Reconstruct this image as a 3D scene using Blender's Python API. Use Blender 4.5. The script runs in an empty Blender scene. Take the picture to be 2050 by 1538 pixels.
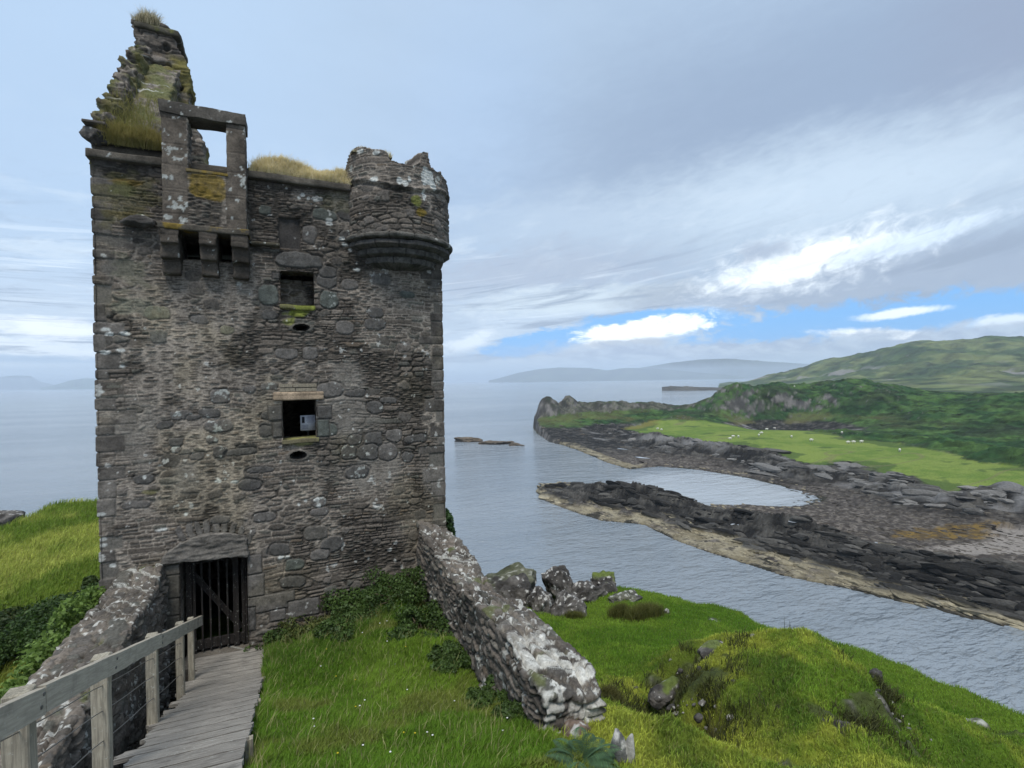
import bpy, bmesh, math, random
import numpy as np
from mathutils import Vector, Matrix
R = math.radians
random.seed(7)
rng = np.random.default_rng(11)
sc = bpy.context.scene
col = sc.collection

# ------------------------------------------------------------------ camera, world, sun, exposure
EYE = 30.0                      # metres above the sea
F, CX, CY = 1028.0, 1025.0, 769.0
cam_d = bpy.data.cameras.new("camera"); cam = bpy.data.objects.new("camera", cam_d); col.objects.link(cam)
cam_d.sensor_width = 36; cam_d.lens = 36 * F / 2050; cam_d.clip_start = .05; cam_d.clip_end = 80000
CM = Matrix.Rotation(R(-24.3), 4, 'Z') @ Matrix.Rotation(R(90 - .39), 4, 'X') @ Matrix.Rotation(R(-.9), 4, 'Z')
cam.matrix_world = Matrix.Translation((0, 0, EYE)) @ CM
sc.camera = cam
sc.view_settings.view_transform = 'Standard'; sc.view_settings.look = 'None'
sc.view_settings.gamma = 1; sc.view_settings.exposure = 1.06
sc.cycles.max_bounces = 6; sc.cycles.diffuse_bounces = 3; sc.cycles.glossy_bounces = 2
sc.cycles.volume_bounces = 1; sc.cycles.transparent_max_bounces = 6
SUN_EL, SUN_AZ = 63.0, 205.0      # azimuth clockwise from +Y
sd_ = bpy.data.lights.new("sun", 'SUN'); sd_.energy = 1.5; sd_.angle = R(22); sd_.color = (1, .96, .9)
sun = bpy.data.objects.new("sun", sd_); col.objects.link(sun)
_d = Vector((math.sin(R(SUN_AZ)) * math.cos(R(SUN_EL)), math.cos(R(SUN_AZ)) * math.cos(R(SUN_EL)), math.sin(R(SUN_EL))))
sun.rotation_euler = (-_d).to_track_quat('-Z', 'Y').to_euler(); sun.location = (0, -10, 60)

M3 = np.array([[CM[i][j] for j in range(3)] for i in range(3)])
def ray(px, py):
    return M3 @ np.array([(px - CX) / F, -(py - CY) / F, -1.])
def onY(px, py, Y=11.5): v = ray(px, py); p = v * (Y / v[1]); return np.array([p[0], p[1], p[2] + EYE])
def onX(px, py, X): v = ray(px, py); p = v * (X / v[0]); return np.array([p[0], p[1], p[2] + EYE])
def onZ(px, py, z): v = ray(px, py); p = v * ((z - EYE) / v[2]); return np.array([p[0], p[1], z])
FW = np.array([M3[0][2], M3[1][2]]) * -1; FW /= np.linalg.norm(FW)
def onD(px, py, d): v = ray(px, py); p = v * (d / (v[0] * FW[0] + v[1] * FW[1])); return np.array([p[0], p[1], p[2] + EYE])

# ------------------------------------------------------------------ node helper
class N:
    def __init__(s, tree): s.t = tree; s.n = tree.nodes; s.l = tree.links
    def new(s, typ, ins=None, **kw):
        nd = s.n.new(typ)
        for k, v in kw.items(): setattr(nd, k, v)
        for k, v in (ins or {}).items(): s.set(nd.inputs[k], v)
        return nd
    def set(s, sock, v):
        if isinstance(v, bpy.types.NodeSocket): s.l.new(v, sock)
        else: sock.default_value = v
    def m(s, op, a, b=None, c=None, clamp=False):
        nd = s.n.new('ShaderNodeMath'); nd.operation = op; nd.use_clamp = clamp
        for i, v in enumerate((a, b, c)):
            if v is not None: s.set(nd.inputs[i], v)
        return nd.outputs[0]
    def noise(s, vec, scale, detail=4, rough=.55, dist=0):
        return s.new('ShaderNodeTexNoise', {'Vector': vec, 'Scale': scale, 'Detail': detail, 'Roughness': rough, 'Distortion': dist})
    def mix(s, f, a, b, typ='MIX'):
        nd = s.n.new('ShaderNodeMix'); nd.data_type = 'RGBA'; nd.blend_type = typ
        s.set(nd.inputs[0], f); s.set(nd.inputs[6], a); s.set(nd.inputs[7], b); return nd.outputs[2]
    def rng(s, v, a, b, c=0., d=1., smooth=True):
        nd = s.n.new('ShaderNodeMapRange'); nd.interpolation_type = 'SMOOTHSTEP' if smooth else 'LINEAR'
        for i, q in enumerate((v, a, b, c, d)): s.set(nd.inputs[i], q)
        return nd.outputs[0]
def c4(c): return (c[0], c[1], c[2], 1)

# ------------------------------------------------------------------ world: Nishita sky behind a deck of cloud
w = bpy.data.worlds.new("World"); sc.world = w; w.use_nodes = True
n = N(w.node_tree); w.node_tree.nodes.clear()
sky = n.new('ShaderNodeTexSky'); sky.sky_type = 'NISHITA'; sky.sun_disc = False
sky.sun_elevation = R(SUN_EL); sky.sun_rotation = R(SUN_AZ); sky.altitude = 30; sky.air_density = 1.6; sky.dust_density = .3; sky.ozone_density = 3
tc = n.new('ShaderNodeTexCoord')
sep = n.new('ShaderNodeSeparateXYZ', {0: tc.outputs['Generated']})
dx, dy, dz = sep.outputs
# azimuth measured from the direction the coast lies in, elevation in degrees
az0 = math.atan2(FW[0], FW[1])
az = n.m('MULTIPLY', n.m('ARCTAN2', n.m('SUBTRACT', n.m('MULTIPLY', dx, math.cos(az0)), n.m('MULTIPLY', dy, math.sin(az0))),
                         n.m('ADD', n.m('MULTIPLY', dx, math.sin(az0)), n.m('MULTIPLY', dy, math.cos(az0)))), 180 / math.pi)
el = n.m('MULTIPLY', n.m('ARCSINE', dz), 180 / math.pi)
zz = n.m('ADD', n.m('MAXIMUM', dz, 0), .07)
cp = n.new('ShaderNodeCombineXYZ', {0: n.m('DIVIDE', dx, zz), 1: n.m('DIVIDE', dy, zz), 2: 0.}).outputs[0]
nA = n.noise(cp, .55, 6, .5, .3).outputs[0]
nB = n.noise(cp, 1.7, 8, .6, .5).outputs[0]
elt = n.m('SUBTRACT', el, n.m('MULTIPLY', az, n.rng(el, 2., 16., .0, .15)))
ae = n.new('ShaderNodeCombineXYZ', {0: n.m('MULTIPLY', az, .11), 1: n.m('MULTIPLY', elt, .30), 2: 0.}).outputs[0]
ws = n.noise(ae, 1.3, 8, .62, .4)
wsep = n.new('ShaderNodeSeparateXYZ', {0: ws.outputs[1]})
w1 = n.m('SUBTRACT', wsep.outputs[0], .5); w2 = n.m('SUBTRACT', wsep.outputs[1], .5); w3 = n.m('SUBTRACT', wsep.outputs[2], .5)
fine = n.m('SUBTRACT', n.noise(ae, 4.2, 9, .68, .5).outputs[0], .5)
def azel(px, py):
    v = ray(px, py); v = v / np.linalg.norm(v)
    return math.degrees(math.atan2(v[0] * math.cos(az0) - v[1] * math.sin(az0), v[0] * math.sin(az0) + v[1] * math.cos(az0))), math.degrees(math.asin(v[2]))
def blob(px0, py0, px1, py1, th, soft=1., warp=1., rag=.5):
    """mask of a long cloud between two directions, th degrees thick"""
    a0, e0 = azel(px0, py0); a1, e1 = azel(px1, py1)
    L = math.hypot(a1 - a0, e1 - e0) / 2; cx, cy = (a0 + a1) / 2, (e0 + e1) / 2
    c, s_ = (a1 - a0) / (2 * L), (e1 - e0) / (2 * L)
    A = n.m('ADD', n.m('SUBTRACT', az, cx), n.m('MULTIPLY', w1, 8 * warp)); E = n.m('ADD', n.m('SUBTRACT', el, cy), n.m('MULTIPLY', w2, 4 * warp))
    u = n.m('DIVIDE', n.m('ADD', n.m('MULTIPLY', A, c), n.m('MULTIPLY', E, s_)), L)
    v = n.m('DIVIDE', n.m('SUBTRACT', n.m('MULTIPLY', E, c), n.m('MULTIPLY', A, s_)), th)
    r = n.m('ADD', n.m('SQRT', n.m('ADD', n.m('MULTIPLY', u, u), n.m('MULTIPLY', v, v))), n.m('MULTIPLY', fine, rag))
    return n.rng(r, 1 + soft * .5, max(0, 1 - soft * .5))
base = n.mix(n.rng(nA, .35, .65), c4((.33, .42, .56)), c4((.43, .53, .68)))
S = base
def lay(mask, colr, k=1.):
    global S
    S = n.mix(n.m('MULTIPLY', mask, k), S, c4(colr))
lay(blob(-900, -100, 700, 350, 24, 1.5, .6, .3), (.42, .545, .73), .8)
lay(blob(950, 0, 1000, 500, 8, 1.6, .6, .3), (.38, .50, .70), .5)
lay(blob(1080, 380, 2500, 0, 11, 1.3, .8, .4), (.27, .34, .47), .9)
lay(blob(1900, -100, 2500, 60, 8, 1.4, .8, .3), (.27, .31, .42), .6)
lay(blob(1250, 440, 2300, 250, 4.2, 1.6, 1, .9), (.58, .68, .80), .8)
lay(blob(920, 470, 1300, 440, 3.0, 1.5, 1, .9), (.48, .57, .70), .6)
S = n.mix(n.rng(el, 17, 5, 0, .45), S, c4((.60, .68, .79)))
S = n.mix(n.m('MULTIPLY', n.m('MULTIPLY', n.rng(w3, -.02, .18), n.rng(el, 26, 8)), .6), S, c4((.62, .70, .80)))
S = n.mix(n.m('MULTIPLY', n.m('MULTIPLY', n.rng(fine, .0, -.2), n.rng(el, 24, 7)), .35), S, c4((.30, .36, .47)))
lay(blob(-500, 660, 900, 600, 3.0, 1.2, 1, 1.2), (.50, .58, .70), .5)
lay(blob(850, 560, 1300, 520, 2.4, 1.2, 1, 1.6), (.40, .45, .56), .7)
lay(blob(950, 610, 1450, 575, 1.2, 1.2, 1, 2.), (.62, .70, .78), .8)
lay(blob(1250, 600, 1450, 580, 1.5, 1.2, 1, 1.6), (.34, .39, .48), .75)
lay(blob(1380, 612, 2400, 470, 2.9, .9, 1.0, 1.0), (.32, .38, .50), .85)
lay(blob(1420, 572, 1780, 480, 1.9, 1.5, .9, 3.8), (.80, .86, .94), .8)
lay(blob(1480, 555, 1720, 500, 1.0, 1.5, 1.2, 4.2), (1.0, 1.02, 1.05), .95)
lay(blob(1560, 525, 1700, 500, .9, 1.2, .8, 2.4), (1.02, 1.03, 1.05), .8)
lay(blob(1480, 520, 1560, 500, .8, 1.2, .8, 2.4), (.36, .42, .54), .8)
lay(blob(1700, 520, 1960, 440, .8, 1.4, .5, 3.), (.70, .80, .94), .8)
lay(blob(-50, 650, 200, 665, .9, 1.2, .9, 2.), (.92, .95, 1.0), .85)
lay(blob(-100, 698, 230, 700, .6, 1.2, .9, 2.), (.85, .9, .96), .7)
lay(blob(-100, 722, 230, 722, .5, 1.0, .6, 1.5), (.34, .46, .64), .6)
st_ = n.new('ShaderNodeCombineXYZ', {0: n.m('MULTIPLY', az, .045), 1: n.m('MULTIPLY', elt, .75), 2: 3.}).outputs[0]
sn = n.noise(st_, 1.2, 8, .6, .8).outputs[0]; bandm = n.m('MULTIPLY', n.rng(el, 17, 9), n.rng(el, .5, 3))
S = n.mix(n.m('MULTIPLY', n.m('MULTIPLY', n.rng(sn, .54, .68), bandm), .75), S, c4((.70, .78, .88)))
S = n.mix(n.m('MULTIPLY', n.m('MULTIPLY', n.rng(sn, .47, .34), bandm), .8), S, c4((.29, .35, .46)))
blue = n.mix(1., sky.outputs[0], (.10, .10, .10, 1), 'MULTIPLY')
blue = n.mix(.8, blue, (.12, .40, .88, 1))
gap = n.m('MAXIMUM', n.m('MAXIMUM', blob(1360, 674, 2600, 572, 2.2, .5, .5, 1.8), blob(960, 708, 1200, 664, 1.3, .5, .4, 1.6)), blob(1150, 655, 1470, 636, 1.4, .35, .3, .9))
S = n.mix(gap, S, blue)
lay(blob(1150, 690, 1420, 640, 1.15, .6, .6, 2.2), (1.05, 1.07, 1.08))
lay(blob(1150, 672, 1350, 640, .8, .6, .8, 2.), (1.05, 1.07, 1.08))
lay(blob(1165, 692, 1345, 688, .65, .6, .5, 1.6), (.46, .51, .60), .9)
lay(blob(1640, 668, 1890, 674, .62, .7, .4, 1.6), (.95, .98, 1.03))
lay(blob(1720, 634, 1890, 614, .38, .8, .3, 1.8), (.90, .95, 1.03), .95)
lay(blob(1920, 650, 2100, 634, .5, .9, .4, 2.), (.80, .87, .96), .9)
lay(blob(880, 700, 985, 672, .7, 1., .4, 2.6), (.80, .86, .94), .7)
low = n.m('MULTIPLY', n.rng(n.m('SUBTRACT', el, n.m('MULTIPLY', w2, 5.)), 4.1, 3.4), n.rng(az, -6, 14))
S = n.mix(n.m('MULTIPLY', low, .95), S, n.mix(n.rng(fine, -.12, .15), c4((.37, .44, .58)), c4((.50, .58, .71))))
S = n.mix(n.rng(el, 3.2, .2), S, c4((.46, .57, .72)))
S = n.mix(n.rng(el, 0, -4), S, c4((.12, .14, .16)))
S = n.mix(1., S, (.605, .63, .635, 1), 'MULTIPLY')
# the Nishita sky carries the light, cloud deck in front of it
bg = n.new('ShaderNodeBackground', {'Color': n.mix(1., S, (10, 10, 10, 1), 'MULTIPLY'), 'Strength': .1})
n.l.new(bg.outputs[0], n.new('ShaderNodeOutputWorld').inputs[0])

# ------------------------------------------------------------------ numpy noise
def _h(ix, iy, iz, seed):
    a = (ix.astype(np.int64) * 374761393 + iy.astype(np.int64) * 668265263 + iz.astype(np.int64) * 2147483647 % 4294967291 + seed * 1274126177) & 0xffffffff
    a = ((a ^ (a >> 13)) * 1274126177) & 0xffffffff
    a = ((a ^ (a >> 16)) * 2246822519) & 0xffffffff
    return ((a ^ (a >> 15)) & 0xffffff) / float(0xffffff)
def hsh(i, j=0, seed=0):
    i = np.asarray(i); j = np.asarray(j) + np.zeros_like(i)
    return _h(i, j, np.zeros_like(i), seed)
def vn2(x, y, seed=0):
    x, y = np.asarray(x, float), np.asarray(y, float)
    ix, iy = np.floor(x), np.floor(y); fx, fy = x - ix, y - iy
    fx = fx * fx * (3 - 2 * fx); fy = fy * fy * (3 - 2 * fy); z = np.zeros_like(ix)
    a, b = _h(ix, iy, z, seed), _h(ix + 1, iy, z, seed); c, d = _h(ix, iy + 1, z, seed), _h(ix + 1, iy + 1, z, seed)
    return (a + (b - a) * fx) * (1 - fy) + (c + (d - c) * fx) * fy - .5
def vn3(x, y, z, seed=0):
    ix, iy, iz = np.floor(x), np.floor(y), np.floor(z); fx, fy, fz = x - ix, y - iy, z - iz
    fx = fx * fx * (3 - 2 * fx); fy = fy * fy * (3 - 2 * fy); fz = fz * fz * (3 - 2 * fz)
    def lay_(k):
        a, b = _h(ix, iy, iz + k, seed), _h(ix + 1, iy, iz + k, seed); c, d = _h(ix, iy + 1, iz + k, seed), _h(ix + 1, iy + 1, iz + k, seed)
        return (a + (b - a) * fx) * (1 - fy) + (c + (d - c) * fx) * fy
    return lay_(0) * (1 - fz) + lay_(1) * fz - .5
def fbm2(x, y, o=4, seed=0, g=.5):
    r = 0; a = 1.
    for k in range(o): r = r + a * vn2(x * 2 ** k + 17.3 * k, y * 2 ** k - 9.1 * k, seed + k); a *= g
    return r
def fbm3(x, y, z, o=4, seed=0, g=.5):
    r = 0; a = 1.
    for k in range(o): r = r + a * vn3(x * 2 ** k + 17.3 * k, y * 2 ** k - 9.1 * k, z * 2 ** k + 3.7 * k, seed + k); a *= g
    return r
def ridge2(x, y, o=4, seed=0):
    r = 0; a = 1.
    for k in range(o): r = r + a * (1 - 4 * np.abs(vn2(x * 2.1 ** k, y * 2.1 ** k, seed + k))); a *= .5
    return r / 2
def ridge3(x, y, z, o=4, seed=0):
    r = 0; a = 1.
    for k in range(o): r = r + a * (1 - 4 * np.abs(vn3(x * 2.1 ** k, y * 2.1 ** k, z * 2.1 ** k, seed + k))); a *= .5
    return r / 2
def sst(x, a, b):
    t = np.clip((x - a) / (b - a), 0, 1); return t * t * (3 - 2 * t)
def psdf(x, y, poly):
    """signed distance, positive inside"""
    P = np.asarray(poly, float); d = np.full(x.shape, 1e18); ins = np.zeros(x.shape, bool)
    for i in range(len(P)):
        a, b = P[i], P[(i + 1) % len(P)]; ex, ey = b - a
        wx, wy = x - a[0], y - a[1]
        t = np.clip((wx * ex + wy * ey) / max(ex * ex + ey * ey, 1e-12), 0, 1)
        d = np.minimum(d, (wx - t * ex) ** 2 + (wy - t * ey) ** 2)
        c = (a[1] > y) != (b[1] > y)
        if ey != 0: ins ^= c & (x < ex * (y - a[1]) / ey + a[0])
    return np.where(ins, 1, -1) * np.sqrt(d)
def tps(P, V, lam=1e-3):
    P = np.asarray(P, float); V = np.asarray(V, float); m = len(P)
    def U(r2): return np.where(r2 > 0, r2 * np.log(np.maximum(r2, 1e-12)) * .5, 0)
    K = U(((P[:, None] - P[None]) ** 2).sum(-1)) + lam * np.eye(m)
    Q = np.hstack([np.ones((m, 1)), P]); A = np.vstack([np.hstack([K, Q]), np.hstack([Q.T, np.zeros((3, 3))])])
    c = np.linalg.solve(A, np.concatenate([V, np.zeros(3)]))
    def f(x, y):
        r = c[m] + c[m + 1] * x + c[m + 2] * y
        for i in range(m): r = r + c[i] * U((x - P[i, 0]) ** 2 + (y - P[i, 1]) ** 2)
        return r
    return f
def lerp(a, b, t): return a + (b - a) * t[..., None]
def C(*c): return np.array(c, float)

# ------------------------------------------------------------------ mesh helpers
def mkmesh(name, V, Fc, mat, parent=None, cols=None, smooth=True):
    """V (n,3); Fc list of arrays (k,3) / (k,4)"""
    me = bpy.data.meshes.new(name)
    if not isinstance(Fc, list): Fc = [Fc]
    Fc = [f for f in Fc if len(f)]
    V = np.asarray(V, np.float32)
    me.vertices.add(len(V)); me.vertices.foreach_set('co', V.ravel())
    loops = np.concatenate([f.ravel() for f in Fc]).astype(np.int32)
    sizes = np.concatenate([np.full(len(f), f.shape[1]) for f in Fc]); st = np.concatenate([[0], np.cumsum(sizes)[:-1]]).astype(np.int32)
    me.loops.add(len(loops)); me.loops.foreach_set('vertex_index', loops)
    me.polygons.add(len(sizes)); me.polygons.foreach_set('loop_start', st)
    me.polygons.foreach_set('use_smooth', np.full(len(sizes), smooth, bool))
    me.update(calc_edges=True)
    if cols is not None:
        at = me.color_attributes.new('Col', 'FLOAT_COLOR', 'POINT')
        cc = np.ones((len(V), 4), np.float32); cc[:, :3] = np.clip(cols, 0, 1); at.data.foreach_set('color', cc.ravel())
    me.materials.append(mat)
    o = bpy.data.objects.new(name, me); col.objects.link(o)
    if parent: o.parent = parent; o.matrix_parent_inverse = parent.matrix_world.inverted()
    return o
def grid(nu, nv, off=0, mask=None):
    i = np.arange(nu * nv).reshape(nv, nu) + off
    f = np.stack([i[:-1, :-1], i[:-1, 1:], i[1:, 1:], i[1:, :-1]], -1).reshape(-1, 4)
    return f if mask is None else f[mask.ravel()]
class Acc:
    def __init__(s): s.V = []; s.F = {3: [], 4: []}; s.C = []; s.n = 0
    def add(s, V, Fc, cols=None):
        V = np.asarray(V).reshape(-1, 3); s.V.append(V); Fc = np.asarray(Fc); s.F[Fc.shape[1]].append(Fc + s.n)
        s.C.append(np.broadcast_to(np.asarray(cols if cols is not None else (.2, .2, .2)), V.shape)); s.n += len(V)
    def build(s, name, mat, parent=None, smooth=True):
        return mkmesh(name, np.concatenate(s.V), [np.concatenate(s.F[k]) for k in (3, 4) if s.F[k]], mat, parent, np.concatenate(s.C), smooth)
def empty(name, loc=(0, 0, 0), rz=0):
    o = bpy.data.objects.new(name, None); o.location = loc; o.rotation_euler.z = rz; col.objects.link(o); o.empty_display_size = .3
    o.matrix_world = Matrix.Translation(loc) @ Matrix.Rotation(rz, 4, 'Z'); return o
def tag(o, label=None, cat=None, group=None, kind=None):
    for k, v in (('label', label), ('category', cat), ('group', group), ('kind', kind)):
        if v: o[k] = v
    return o
def boxes_vf(bs):
    """list of (cx,cy,cz,sx,sy,sz,rx,ry,rz) -> V,F"""
    V = []; Fq = []
    for b in bs:
        m_ = Matrix.Translation(b[:3]) @ Matrix.Rotation(b[8] if len(b) > 8 else 0, 4, 'Z') @ Matrix.Rotation(b[7] if len(b) > 7 else 0, 4, 'Y') @ Matrix.Rotation(b[6] if len(b) > 6 else 0, 4, 'X')
        o = len(V)
        for x, y, z in ((-1, -1, -1), (1, -1, -1), (1, 1, -1), (-1, 1, -1), (-1, -1, 1), (1, -1, 1), (1, 1, 1), (-1, 1, 1)):
            V.append(tuple(m_ @ Vector((x * b[3] / 2, y * b[4] / 2, z * b[5] / 2))))
        Fq += [[o + i for i in f] for f in ((0, 3, 2, 1), (4, 5, 6, 7), (0, 1, 5, 4), (1, 2, 6, 5), (2, 3, 7, 6), (3, 0, 4, 7))]
    return np.array(V), np.array(Fq)
def remesh(V, Fl, voxel):
    """voxel-remeshed copy of closed coarse geometry -> verts, quads, normals"""
    me = bpy.data.meshes.new('tmp'); me.from_pydata([tuple(v) for v in V], [], [tuple(int(i) for i in f) for f in Fl]); me.update()
    o = bpy.data.objects.new('tmp', me); col.objects.link(o)
    md = o.modifiers.new('r', 'REMESH'); md.mode = 'VOXEL'; md.voxel_size = voxel
    dg = bpy.context.evaluated_depsgraph_get(); ev = o.evaluated_get(dg); m2 = ev.to_mesh()
    k = len(m2.vertices); v = np.empty(k * 3, np.float32); m2.vertices.foreach_get('co', v); nn = np.empty(k * 3, np.float32); m2.vertices.foreach_get('normal', nn)
    q = len(m2.polygons); li = np.empty(len(m2.loops), np.int32); m2.loops.foreach_get('vertex_index', li)
    assert len(li) == q * 4
    ev.to_mesh_clear(); bpy.data.objects.remove(o); bpy.data.meshes.remove(me)
    return v.reshape(-1, 3).astype(float), li.reshape(-1, 4), nn.reshape(-1, 3).astype(float)
def prism(poly, axis, a0, a1):
    """polygon in the two other axes, extruded; returns V,F"""
    P = [tuple(p) for p in poly]; m = len(P); V = []
    for a in (a0, a1):
        for p in P:
            V.append({'X': (a, p[0], p[1]), 'Y': (p[0], a, p[1]), 'Z': (p[0], p[1], a)}[axis])
    Fl = [list(range(m))[::-1], list(range(m, 2 * m))] + [[i, (i + 1) % m, m + (i + 1) % m, m + i] for i in range(m)]
    return np.array(V), Fl
def merge(parts):
    V = []; Fl = []; o = 0
    for v, f in parts:
        V.append(np.asarray(v)); Fl += [[int(i) + o for i in q] for q in f]; o += len(v)
    return np.concatenate(V), Fl

# ------------------------------------------------------------------ stonework: courses of thin slate with boulders between them
def stonefn(S, T, seed=0, rows=(.028, .085), asp=(2.4, 7.5), boul=.09, bsz=.33, wob=.85, mort=C(.24, .22, .195), relief=1., big=0.):
    S = np.asarray(S, float); T = np.asarray(T, float)
    r_ = np.random.default_rng(seed + 5)
    Sw = S + .06 * fbm2(S * 2.5, T * 2.5, 2, seed + 1) + .02 * vn2(S * 14, T * 14, seed + 2)
    Tw = T + wob * (.10 * vn2(S * .8, T * .6, seed + 3) + .05 * vn2(S * 2.3, T * 2.1, seed + 4) + .022 * vn2(S * 9, T * 9, seed + 6))
    lo, hi = float(Tw.min()) - .2, float(Tw.max()) + .3
    e = [lo]
    while e[-1] < hi: e.append(e[-1] + r_.uniform(*rows) * (1 if r_.random() < .85 else 1.7))
    e = np.array(e); ri = np.clip(np.searchsorted(e, Tw) - 1, 0, len(e) - 2); rh = e[ri + 1] - e[ri]
    L = rh * (asp[0] + (asp[1] - asp[0]) * hsh(ri, 1, seed))
    u = Sw / L + hsh(ri, 2, seed) * 50; ci = np.floor(u)
    jl = .35 * (hsh(ci, ri, seed + 7) - .5); jr = .35 * (hsh(ci + 1, ri, seed + 7) - .5)
    # stones with jittered joints
    left = u < ci + jl + 0.0; ci = np.where(left & (jl > 0), ci - 1, ci); right = (u > ci + 1 + jr) & (~left) & (jr < 0); ci = np.where(right, ci + 1, ci)
    a = ci + .35 * (hsh(ci, ri, seed + 7) - .5); b = ci + 1 + .35 * (hsh(ci + 1, ri, seed + 7) - .5)
    sid = ci * 1.0 + ri * 7919
    ds = np.minimum(u - a, b - u) * L; dt = np.minimum(Tw - e[ri], e[ri + 1] - Tw)
    rk = .5 + .8 * hsh(sid, 3, seed)
    d = np.minimum(ds, dt * 1.25) - .006 - .006 * hsh(sid, 4, seed)
    hs = (.006 + .020 * hsh(sid, 5, seed) ** 1.5) * relief
    hgt = hs * sst(d, -.004, .012) + (hsh(sid, 6, seed) - .5) * .25 * np.clip(dt, 0, .04) * relief
    inst = sst(d, -.002, .006)
    v1 = hsh(sid, 8, seed); v2 = hsh(sid, 9, seed)
    sc_ = lerp(C(.076, .068, .060), C(.165, .148, .130), v1 ** 1.5); sc_ = lerp(sc_, C(.085, .094, .084), (v2 > .9) * .6)
    sc_ = lerp(sc_, C(.15, .12, .09), (v2 < .06) * .6)
    # joints: raised pale mortar in some patches, hollow dark gaps in others
    mp = sst(fbm2(S * .9, T * .9, 3, seed + 21), -.25, .25)
    gapc = lerp(np.broadcast_to(C(.05, .046, .04), sc_.shape), mort, sst(mp + .35 * vn2(S * 6, T * 12, seed + 22), .25, .6))
    cc = lerp(gapc, sc_, inst)
    hgt = hgt - .014 * relief * (1 - inst) * (1 - mp)
    # unsquared rubble: stretched angular stones in patches between the courses
    def rub(cs, ct, sd):
        a_ = (S + .05 * fbm2(S * 3, T * 3, 2, sd)) / cs; b_ = (T + .35 * (Tw - T)) / ct; i0, j0 = np.floor(a_), np.floor(b_); F1 = np.full(S.shape, 9.); F2 = np.full(S.shape, 9.); I1 = np.zeros(S.shape)
        for dj in (-1, 0, 1):
            for di in (-1, 0, 1):
                ii, jj = i0 + di, j0 + dj; ux = ii + .5 + .8 * (hsh(ii, jj, sd + 1) - .5) - a_; uy = jj + .5 + .75 * (hsh(ii, jj, sd + 2) - .5) - b_
                d_ = (np.abs(ux) ** 2.6 + np.abs(uy) ** 2.6) ** (1 / 2.6); idv = ii * 131.0 + jj * 7919; nw = d_ < F1; F2 = np.where(nw, F1, np.minimum(F2, d_)); I1 = np.where(nw, idv, I1); F1 = np.where(nw, d_, F1)
        return (F2 - F1) * ct * .5, I1
    for (cs, ct, sd, lo_) in ((.23 * rows[1] / .085, .044 * rows[1] / .085, seed + 200, -.08), (.30 * rows[1] / .085, .11 * rows[1] / .085, seed + 220, .24)):
        dj_, iv = rub(cs, ct, sd); w_ = sst(fbm2(S * 1.1, T * 1.5, 3, sd + 5), lo_, lo_ + .06)
        dq = dj_ - .004 - .004 * hsh(iv, 4, sd); in_ = sst(dq, -.002, .005); q5 = hsh(iv, 5, sd); q8 = hsh(iv, 8, sd)
        hv_ = (.006 + .022 * q5) * relief * sst(dq, -.003, .012) + (hsh(iv, 6, sd) - .5) * .3 * np.clip(dq, 0, .04) * relief - .016 * relief * (1 - in_) * (1 - mp)
        kc = lerp(C(.072, .066, .059), C(.17, .152, .132), q8 ** 1.4); kc = lerp(kc, C(.09, .096, .088), (q5 > .88) * .6); kc = lerp(gapc, kc, in_)
        hgt = hgt * (1 - w_) + hv_ * w_; cc = lerp(cc, kc, w_)
    # boulders
    for lvl, (cs, pr) in enumerate(((bsz, boul), (bsz * .55, boul * .6))):
        if pr <= 0: continue
        for di in (-1, 0, 1):
            for dj in (-1, 0, 1):
                gi = np.floor(S / cs) + di; gj = np.floor(T / cs) + dj
                q = [hsh(gi, gj, seed + 40 + 10 * lvl + k) for k in range(8)]
                cx = (gi + .5 + .6 * (q[0] - .5)) * cs; cy = (gj + .5 + .6 * (q[1] - .5)) * cs
                ra = cs * (.25 + .24 * q[2]); rb = ra * (.45 + .45 * q[3]); th = (q[6] - .5) * .6
                ux = (S - cx) * np.cos(th) + (T - cy) * np.sin(th) + .05 * fbm2(S * 8, T * 8, 2, seed + 61); uy = -(S - cx) * np.sin(th) + (T - cy) * np.cos(th) + .035 * vn2(S * 15, T * 15, seed + 62)
                ee = (np.abs(ux / ra) ** (2 + 2 * q[7]) + np.abs(uy / rb) ** (2 + 2 * q[7]))
                on = (q[4] < pr) & (ee < 1.5)
                ins = sst(ee, 1.0, .82) * on; ring = sst(ee, 1.55, 1.1) * on
                cc = lerp(cc, mort * .85, ring * (1 - ins) * (.3 + .7 * mp))
                hgt = hgt * (1 - ring) + ring * (-.004) * (1 - ins) + ins * (.008 + .020 * q[5]) * (1 - .3 * ee) * relief
                bc = lerp(C(.075, .072, .066), C(.135, .125, .115), q[5]); bc = lerp(bc, C(.085, .094, .084), (q[0] > .85) * .5)
                cc = lerp(cc, bc, ins)
    n1 = fbm2(S * 22, T * 30, 3, seed + 70)
    hgt = hgt + n1 * .007 * relief + .02 * fbm2(S * 1.7, T * 1.7, 3, seed + 71)
    cc = cc * C(1.0, .95, .90) * (1 + .5 * fbm2(S * 2.1, T * 2.1, 4, seed + 72) + .5 * fbm2(S * 35, T * 35, 2, seed + 73))[..., None]
    return hgt, cc
def lichen(S, T, cc, seed, amt, colr=C(.55, .56, .52), sc1=9.):
    """crusty pale spots; amt 0..1 array or number"""
    k = fbm2(S * sc1, T * sc1, 4, seed) + .35 * fbm2(S * 1.3, T * 1.3, 2, seed + 9)
    th = .62 - .55 * np.asarray(amt)
    return lerp(cc, colr, sst(k, th, th + .05) * .85 * (.75 + .5 * vn2(S * 50, T * 50, seed + 3)))

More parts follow.
